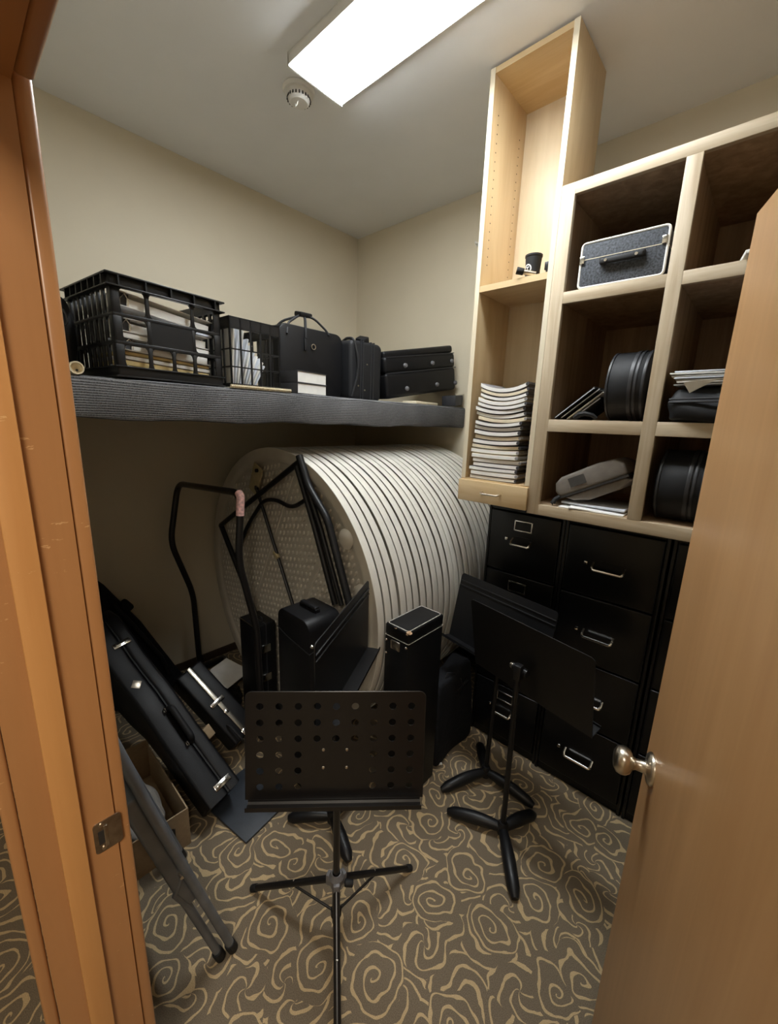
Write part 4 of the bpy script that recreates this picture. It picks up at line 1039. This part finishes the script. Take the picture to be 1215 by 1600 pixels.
# folding stand with perforated desk, nearest the eye
t = thing('music_stand', 'perforated black music stand on a tripod, nearest the doorway', 'music stand', (-0.775, 0.662, 0))
bx_, by_ = -0.775, 0.662
def S(x, y, z_): return (x-bx_, y-by_, z_)
hb = MB().lathe([(0, 0.195), (0.017, 0.195), (0.020, 0.205), (0.024, 0.235), (0.016, 0.250), (0, 0.250)], 24)
hub = Vector((0, 0, 0.228))
tips = [S(-1.080, 0.534, 0.010), S(-0.720, 0.977, 0.010), S(-0.530, 0.462, 0.010)]
for tp_ in tips:
    d_ = Vector(tp_)-hub; hb.box(tuple(hub+d_.normalized()*0.022), (0.030, 0.022, 0.040), Euler((0, 0, math.atan2(d_.y, d_.x))), bev=0.004)
hb.build('hub', M['grey_metal'], t)
for i, tp_ in enumerate(tips):
    d_ = (Vector(tp_)-hub).normalized()
    lo = MB().tube([tuple(hub+d_*0.02), tp_], 0.0105, 12).build('leg', M['black_satin'], t)
    MB().cyl(tuple(Vector(tp_)-d_*0.020), tuple(Vector(tp_)+d_*0.006), 0.0125, n=14, bev=0.003).build('rubber_foot', M['black_rubber'], lo)
    mid = hub.lerp(Vector(tp_), 0.48)
    MB().tube([tuple(mid+Vector((0, 0, -0.010))), (0.010*d_.x, 0.010*d_.y, 0.085)], 0.0042, 8).build('brace', M['black_satin'], t)
    rv_ = MB().cyl(tuple(mid+Vector((0, 0, 0.004))), tuple(mid+Vector((0, 0, 0.0125))), 0.0035, n=8); rv_.build('rivet', M['nickel'], lo)
MB().tube([(0, 0, 0.045), (0, 0, 0.250)], 0.0130, 16).build('lower_tube', M['black_satin'], t)
MB().lathe([(0.0135, 0.072), (0.0175, 0.075), (0.0175, 0.096), (0.0135, 0.099)], 20).build('sliding_collar', M['black_rubber'], t)
MB().tube([(0, 0, 0.25), (0, 0, 0.66)], 0.0105, 16).build('pole', M['black_satin'], t)
MB().cyl((0.018, 0.020, 0.205), (0.036, 0.040, 0.200), 0.011, n=12, bev=0.003).build('clamp_knob', M['black_rubber'], t)
DW, DH = 0.508, 0.322
dmx = Matrix.Translation((-bx_, -by_, 0)) @ desk_matrix((-0.760, 0.644, 0.748), -0.776, 0.134)
b = bmesh.new()
cx = [-0.2140+0.0535*k for k in range(9)]; cy = [0.118-0.0482*k for k in range(6)]
vc = {}
def V_(x, y):
    k = (round(x, 5), round(y, 5))
    if k not in vc: vc[k] = b.verts.new((x, y, 0))
    return vc[k]
hw, hh_ = 0.0535/2, 0.0482/2
for j, y in enumerate(cy):
    for i, x in enumerate(cx):
        holed = not (j >= 3 and 3 <= i <= 5)
        xs = (x-hw, x+hw); ys = (y-hh_, y+hh_)
        # border ring of 16 points
        ring = []
        for k in range(16):
            a = 2*PI*k/16+PI/4
            ca, sa = math.cos(a), math.sin(a); m_ = max(abs(ca), abs(sa))
            ring.append(V_(x+hw*ca/m_, y+hh_*sa/m_))
        if holed:
            cir = [b.verts.new((x+0.0105*math.cos(2*PI*k/16+PI/4), y+0.0105*math.sin(2*PI*k/16+PI/4), 0)) for k in range(16)]
            for k in range(16): b.faces.new((ring[k], ring[(k+1) % 16], cir[(k+1) % 16], cir[k]))
        else: b.faces.new(ring)
gx0, gx1, gy1, gy0 = cx[0]-hw, cx[-1]+hw, cy[0]+hh_, cy[-1]-hh_
X0, X1, Y0, Y1 = -DW/2, DW/2, -DH/2, DH/2
def quad(pts): b.faces.new([V_(*p) for p in pts])
if gx0 > X0+0.001:
    quad([(X0, gy0), (gx0, gy0), (gx0, gy1), (X0, gy1)]); quad([(gx1, gy0), (X1, gy0), (X1, gy1), (gx1, gy1)])
# rounded top strip and bottom strip
rr = 0.018
top = [(X0, gy1), (X1, gy1)]+[(X1-rr+rr*math.cos(a), Y1-rr+rr*math.sin(a)) for a in [PI/2*k/5 for k in range(6)]]+[(X0+rr-rr*math.sin(a), Y1-rr+rr*math.cos(a)) for a in [PI/2*k/5 for k in range(6)]]
b.faces.new([b.verts.new((x, y, 0)) for x, y in top])
quad([(X0, Y0), (X1, Y0), (X1, gy0), (X0, gy0)])
bmesh.ops.recalc_face_normals(b, faces=b.faces)
dk = MB().add(b, dmx); dko = dk.build('desk', M['black_satin'], t, 0)
sm = dko.modifiers.new('th', 'SOLIDIFY'); sm.thickness = 0.0028; sm.offset = 0
lp = MB()
pr = [(0, 0), (0.0, -0.006), (0.006, -0.012), (0.030, -0.014), (0.036, -0.009), (0.037, 0.004), (0.035, 0.004), (0.034, -0.008), (0.028, -0.0115), (0.008, -0.0095), (0.003, -0.005), (0.003, 0)]
# lip section in (depth out of the face, height), swept along the width
lm_ = dmx @ frame((0, Y0, 0), (0, 0, 1), (0, 1, 0), (-1, 0, 0))
lp.prism(pr, -DW/2+0.007, DW/2-0.007, lm_); lp.build('lip', M['black_satin'], dko, 30)
rim = MB()
rim.tube([dmx @ Vector((x, y, 0)) for x, y in [(X0, Y0)]+[(X0+rr-rr*math.sin(a), Y1-rr+rr*math.cos(a)) for a in [PI/2*(5-k)/5 for k in range(6)]]+[(X1-rr+rr*math.cos(a), Y1-rr+rr*math.sin(a)) for a in [PI/2*(5-k)/5 for k in range(6)]]+[(X1, Y0)]], 0.0019, 8)
rim.build('rolled_edge', M['black_satin'], dko)
rv_ = MB()
for x, y in ((-0.035, -0.012), (0.032, -0.012), (-0.035, -0.066), (0.032, -0.066)):
    rv_.lathe([(0, 0.003), (0.003, 0.0025), (0.0048, 0.0), (0, 0)], 12, dmx @ Matrix.Translation((x, y, 0.0014)))
rv_.build('rivets', M['nickel'], dko)
bk = MB(); bk2 = bmesh.new(); bmesh.ops.create_cube(bk2, size=1.0); bmesh.ops.scale(bk2, vec=(0.09, 0.085, 0.012), verts=bk2.verts); bk.add(bk2, dmx @ Matrix.Translation((0, -0.04, -0.010)))
bk.build('mount_plate', M['black_satin'], t)
pe = dmx @ Vector((0, -0.04, -0.014))
MB().tube([(0, 0, 0.65), (pe.x*0.5, pe.y*0.5, 0.69), tuple(pe)], 0.0095, 12).build('tilt_arm', M['black_satin'], t)

# ------------------------------------------------------------------ left corner: guitar case, bags, box, chair
A = Vector((-0.783, -0.222, 0.580)).normalized()
Tt = Vector((0, 1, 0))-A*A.y; Tt.normalize()
Nn = A.cross(Tt); Nn = Nn if Nn.z > 0 else -Nn
gm = frame((-1.400, 0.662, 0.150), A, Nn, -Tt if A.cross(Nn).dot(Tt) < 0 else Tt)
t = thing('guitar_case', 'long black hard guitar case leaning head down into the left corner', 'guitar case', mat=gm)
sgn = -1 if A.cross(Nn).dot(Tt) > 0 else 1          # thickness runs toward the doorway side
th = 0.150
out = [(0, 0), (0.30, 0.006), (0.42, 0.020), (0.52, 0.030), (0.62, 0.022), (0.72, 0.020), (0.84, 0.038), (0.94, 0.034), (1.01, -0.01), (1.05, -0.10), (1.05, -0.20), (1.01, -0.29), (0.93, -0.335),
       (0.82, -0.325), (0.72, -0.265), (0.62, -0.235), (0.52, -0.205), (0.42, -0.150), (0.30, -0.135), (0, -0.135)]
a0, a1 = (0, th) if sgn > 0 else (-th, 0)
lidw = a0+(a1-a0)*(0.60 if sgn < 0 else 0.40)
MB().prism(out, a0, lidw-0.0015, bev=0.014, seg=3).prism(out, lidw+0.0015, a1, bev=0.014, seg=3).build('shell', M['black_vinyl'], t, 50)
MB().prism([(x*0.999+0.0005, y*0.995-0.0005) for x, y in out], lidw-0.003, lidw+0.003).build('seam_valance', M['black_rubber'], t, 30)
def on_top(s_, u, hgt=0.002):
    # point on the upward side of the case, s_ along it and u across (0..1)
    y = 0
    for (xa, ya), (xb, yb) in zip(out[:9], out[1:9]):
        if xa <= s_ <= xb: y = ya+(yb-ya)*(s_-xa)/(xb-xa); break
    return Vector((s_, y+hgt, a0+(a1-a0)*u))
seam_u = (lidw-a0)/(a1-a0)
for s_ in (0.045, 0.80):
    lt = MB(); p = on_top(s_, seam_u)
    lt.box(tuple(p), (0.026, 0.010, 0.075), bev=0.004); lt.box(tuple(p+Vector((0, 0.006, 0))), (0.014, 0.008, 0.050), bev=0.003)
    lt.build('latch', M['chrome'], t)
p1_, p2_ = on_top(0.26, seam_u), on_top(0.43, seam_u)
hd_ = MB(); hd_.tube([tuple(p1_), tuple(p1_+Vector((0.012, 0.030, 0))), tuple(p2_+Vector((-0.012, 0.030, 0))), tuple(p2_)], 0.013, 12, fillet=0.02)
hd_.build('handle', M['black_rubber'], t)
for p in (p1_, p2_):
    MB().tube([tuple(p+Vector((0.010*math.cos(a), 0.010+0.012*math.sin(a), sgn*0.020))) for a in [2*PI*k/12 for k in range(12)]], 0.0028, 6, closed=True).build('handle_ring', M['chrome'], t)
em = MB(); pe_ = on_top(0.60, 0.30 if sgn < 0 else 0.70)
em.box(tuple(pe_), (0.034, 0.0035, 0.034), Euler((0, PI/4, 0)), bev=0.001); em.build('badge', M['steel_plate'], t)

# soft gig bag behind it on the wall
t = thing('soft_gig_bag', 'soft black gig bag slumped against the left wall behind the guitar case', 'bag', (-2.575, 0, 0))
poly = [(0.14, 0.012), (0.80, 0.012), (0.83, 0.05), (0.80, 0.11), (0.69, 0.355), (0.63, 0.49), (0.575, 0.585), (0.49, 0.735), (0.38, 0.88), (0.26, 0.97), (0.15, 1.0)]
o = MB().prism(poly, 0.0, 0.165, frame((0, 0, 0), (0, 1, 0), (0, 0, 1), (1, 0, 0)), bev=0.045, seg=4).build('body', M['black_soft'], t, 70)
MB().tube([(0.170, 0.50, 0.66), (0.182, 0.60, 0.46), (0.178, 0.70, 0.26), (0.172, 0.73, 0.14)], 0.011, 10).build('strap', M['black_rubber'], t)
b_ = MB(); b_.box((0.160, 0.555, 0.63), (0.05, 0.05, 0.07), Euler((0.6, 0, 0)), bev=0.015); b_.build('side_pocket', M['black_soft'], t)

# small case with silver edging
A2 = Vector((-0.68, -0.33, 0.655)).normalized()
T2 = Vector((0, 1, 0))-A2*A2.y; T2.normalize(); N2 = A2.cross(T2); N2 = N2 if N2.z > 0 else -N2
t = thing('small_case', 'small black case with silver edge trim leaning beside the guitar case', 'case', mat=frame((-1.600, 0.745, 0.135), A2, T2, A2.cross(T2)))
zs = 1 if A2.cross(T2).z > 0 else -1
Lc, Tc, Dc = 0.430, 0.140, 0.125
z0_, z1_ = (-Dc, 0) if zs > 0 else (0, Dc)
MB().bb(0, Lc, 0, Tc*0.47, z0_, z1_, bev=0.012, seg=3).bb(0, Lc, Tc*0.53, Tc, z0_, z1_, bev=0.012, seg=3).build('body', M['black_vinyl'], t, 45)
MB().bb(-0.002, Lc+0.002, Tc*0.43, Tc*0.57, z0_-0.002, z1_+0.002, bev=0.002).build('edge_trim', M['brass_dull'], t)
zt = zs*0.004
for s_, w_, l_ in ((0.215, 0.022, 0.075), (0.150, 0.020, 0.022), (0.020, 0.026, 0.024)):
    MB().box((s_, Tc*0.47, zt), (w_, l_, 0.010), bev=0.003).build('latch', M['chrome'], t)
MB().tube([(0.10, Tc*0.2, zs*0.0), (0.09, Tc*0.2, zs*0.022), (0.0, Tc*0.2, zs*0.026), (-0.01, Tc*0.2, zs*0.002)], 0.005, 8, fillet=0.012).build('handle', M['black_rubber'], t)

# black crinkled bag with folded white paper on it
t = MB(); b = bmesh.new(); bmesh.ops.create_icosphere(b, subdivisions=4, radius=1.0)
for vv in b.verts:
    x, y, z_ = vv.co
    k = 1+0.07*math.sin(11*x+3*y)*math.sin(9*y+7*z_)+0.04*math.sin(23*x+17*z_)
    vv.co = (x*0.155*k, y*0.105*k, max(-0.9, z_)*0.056*k)
mn = min(v_.co.z for v_ in b.verts)
for v_ in b.verts: v_.co.z -= mn
o = t.add(b).build('crinkled_bag', M['black_satin'], None, 40); o.location = (-2.110, 0.900, 0.0)
tag(o, 'shiny black crinkled bag on the floor under the folded white paper', 'bag')
t = thing('folded_paper', 'folded white paper lying on the crinkled black bag by the trolley', 'papers', (-2.140, 0.945, 0.157), 0.12)
MB().box((0, 0.02, 0.0), (0.20, 0.17, 0.003), Euler((0.10, 0.10, 0.15))).build('top_sheet', M['paper'], t)
MB().box((0.0, -0.072, -0.016), (0.19, 0.04, 0.003), Euler((0.9, 0.1, 0.15))).build('front_fold', M['paper'], t)
o = MB().box((-1.700, 0.660, 0.205), (0.02, 0.036, 0.055), Euler((0.2, -0.6, 0.2)), bev=0.002).build('wood_block', M['cardboard'], None)
tag(o, 'small tan block wedged between guitar case and small silver-edged case', 'block')

# dark board on the carpet
t = MB(); t.bb(-0.30, 0, 0, 0.28, 0.001, 0.012, bev=0.002)
o = t.build('dark_board', M['floor_board'], None); o.location = (-1.246, 0.596, 0); o.rotation_euler = (0, 0, math.radians(9))
tag(o, 'flat slate-coloured board on the carpet under the guitar case end', 'board')

# cardboard box
t = thing('cardboard_box', 'open brown cardboard box holding grey cloth, behind the folding chair', 'box', (-1.632, 0.330, 0))
bw, bd_, bh = 0.225, 0.120, 0.170
MB().bb(-bw, bw, -bd_, bd_, 0.001, 0.006).build('bottom', M['cardboard'], t)
for nm, a in (('side', (bw-0.005, bw, -bd_, bd_, 0.006, bh)), ('side', (-bw, -bw+0.005, -bd_, bd_, 0.006, bh+0.03)), ('side', (-bw+0.005, bw-0.005, bd_-0.005, bd_, 0.006, bh)), ('side', (-bw+0.005, bw-0.005, -bd_, -bd_+0.005, 0.006, bh))):
    so = MB().bb(*a).build(nm, M['cardboard'], t)
    if a[0] == bw-0.005:
        mk = MB()
        arc = [(0.012+0.052*k/8, 0.060+0.052*math.sin(k/8*PI*0.62)) for k in range(9)]
        for (ya, za), (yb, zb) in zip(arc, arc[1:]):
            mk.bm.faces.new([mk.bm.verts.new(p) for p in ((bw+0.0006, ya, za), (bw+0.0006, yb, zb), (bw+0.0006, yb, zb+0.011), (bw+0.0006, ya, za+0.011))])
        for ya, yb, za, zb, zc_, zd in ((0.060, 0.068, 0.058, 0.058, 0.118, 0.110), (0.022, 0.052, 0.062, 0.078, 0.086, 0.070), (0.002, 0.030, 0.012, 0.020, 0.034, 0.026)):
            mk.bm.faces.new([mk.bm.verts.new(p) for p in ((bw+0.0006, ya, za), (bw+0.0006, yb, zb), (bw+0.0006, yb, zc_), (bw+0.0006, ya, zd))])
        mk.build('printed_mark', M['ink'], so)
    if a[0] == -bw:
        mk = MB()
        for ya, yb, za, zb in ((-0.02, 0.035, 0.150, 0.158), (0.0, 0.010, 0.11, 0.15), (0.028, 0.036, 0.12, 0.15), (-0.06, -0.03, 0.17, 0.185)):
            mk.bm.faces.new([mk.bm.verts.new(p) for p in ((-bw+0.0056, ya, za), (-bw+0.0056, yb, za), (-bw+0.0056, yb, zb), (-bw+0.0056, ya, zb))])
        mk.build('printed_mark', M['ink'], so)
b = bmesh.new(); bmesh.ops.create_icosphere(b, subdivisions=4, radius=1.0)
for vv in b.verts:
    x, y, z_ = vv.co; k = 1+0.06*math.sin(7*x+3*y)+0.05*math.sin(9*y+5*z_)+0.03*math.sin(17*x+11*z_)
    vv.co = (x*0.145*k, y*0.078*k, max(-0.8, z_)*0.090*k)
mn = min(v_.co.z for v_ in b.verts)
for v_ in b.verts: v_.co.z -= mn
o = MB().add(b).build('cloth_bundle', M['grey_cloth'], None, 80); o.location = (-1.600, 0.330, 0.0075)
tag(o, 'crumpled grey cloth bundle inside the open cardboard box', 'cloth')

# folding chair against the front wall
t = thing('folding_chair', 'dark grey metal folding chair folded flat and leaning by the left door jamb', 'chair', (-1.185, 0.39, 0))
def K(x, y, z_): return (x+1.185, y-0.39, z_)
fx0, fx1 = -0.975, -1.375
fr = MB().tube([K(fx0, 0.402, 0.014), K(fx0, 0.305, 0.380), K(fx0, 0.222, 0.700), K(fx0-0.01, 0.168, 0.930), K(fx1+0.01, 0.168, 0.930), K(fx1, 0.222, 0.700), K(fx1, 0.305, 0.380), K(fx1, 0.402, 0.014)], 0.0125, 14, fillet=0.05)
fr.build('front_frame', M['chair_grey'], t)
rr_ = MB().tube([K(fx0-0.008, 0.366, 0.014), K(fx0-0.026, 0.262, 0.400), K(fx0-0.026, 0.205, 0.640), K(fx1+0.026, 0.205, 0.640), K(fx1+0.026, 0.262, 0.400), K(fx1+0.008, 0.366, 0.014)], 0.0115, 14, fillet=0.05)
rr_.build('rear_frame', M['chair_grey'], t)
for x, y in ((fx0, 0.402), (fx1, 0.402), (fx0-0.008, 0.366), (fx1+0.008, 0.366)):
    MB().cyl(K(x, y+0.004, 0.0005), K(x, y-0.008, 0.040), 0.0155, n=14, bev=0.003).build('rubber_foot', M['black_rubber'], t)
ts = math.atan2(0.305-0.222, 0.32)
MB().box(K((fx0+fx1)/2, 0.243, 0.510), (0.380, 0.040, 0.46), Euler((ts*1.0, 0, 0)), bev=0.010, seg=3).build('seat', M['chair_grey'], t)
MB().box(K((fx0+fx1)/2, 0.186, 0.830), (0.385, 0.016, 0.19), Euler((ts*0.95, 0, 0)), bev=0.007, seg=3).build('backrest', M['chair_grey'], t)
for x in (fx0-0.014, fx1+0.014):
    MB().tube([K(x, 0.292, 0.42), K(x, 0.262, 0.36), K(x, 0.300, 0.27)], 0.008, 8).build('link_bar', M['chair_grey'], t)
    MB().cyl(K(x-0.008, 0.280, 0.425), K(x+0.020 if x > -1.2 else x-0.028, 0.280, 0.425), 0.006, n=10).build('pivot_rivet', M['nickel'], t)

# ------------------------------------------------------------------ light
def area(name, loc, rot, sx, sy, power, col):
    l = bpy.data.lights.new(name, 'AREA'); l.shape = 'RECTANGLE'; l.size = sx; l.size_y = sy; l.energy = power; l.color = col
    o = bpy.data.objects.new(name, l); COL.objects.link(o); o.location = loc; o.rotation_euler = rot
    return o
area('corridor_lamp', (0.55, -0.62, 2.58), (0, 0, 0), 0.6, 0.5, 40, (1.0, 0.90, 0.76))
wd = bpy.data.worlds.new('World'); scene.world = wd; wd.use_nodes = True
wd.node_tree.nodes['Background'].inputs['Color'].default_value = (0.5, 0.48, 0.45, 1)
wd.node_tree.nodes['Background'].inputs['Strength'].default_value = 0.05

# ------------------------------------------------------------------ camera
cam = bpy.data.cameras.new('Camera'); co = bpy.data.objects.new('Camera', cam); COL.objects.link(co)
R_ = Vector((0.7337, 0.6785, 0.0338)); U_ = Vector((-0.1734, 0.1388, 0.9750)); F_ = Vector((-0.6566, 0.7218, -0.2189))
yaw, pit, rol = 0.738040732, 0.220711752, 0.0346295543
F_ = Vector((-math.sin(yaw)*math.cos(pit), math.cos(yaw)*math.cos(pit), -math.sin(pit)))
r0 = Vector((math.cos(yaw), math.sin(yaw), 0)); u0 = r0.cross(F_)
R_ = r0*math.cos(rol)+u0*math.sin(rol); U_ = -r0*math.sin(rol)+u0*math.cos(rol)
co.matrix_world = frame((0, 0, 1.66), R_, U_, -F_)
cam.sensor_fit = 'VERTICAL'; cam.sensor_height = 36.0; cam.lens = 634.618/1600*36.0
cam.clip_start = 0.01
scene.camera = co

scene.view_settings.view_transform = 'Standard'
scene.view_settings.look = 'None'
scene.view_settings.exposure = 0.0
scene.view_settings.gamma = 1.0
scene.view_settings.use_curve_mapping = False
scene.cycles.use_denoising = True
scene.cycles.max_bounces = 10
scene.cycles.diffuse_bounces = 6
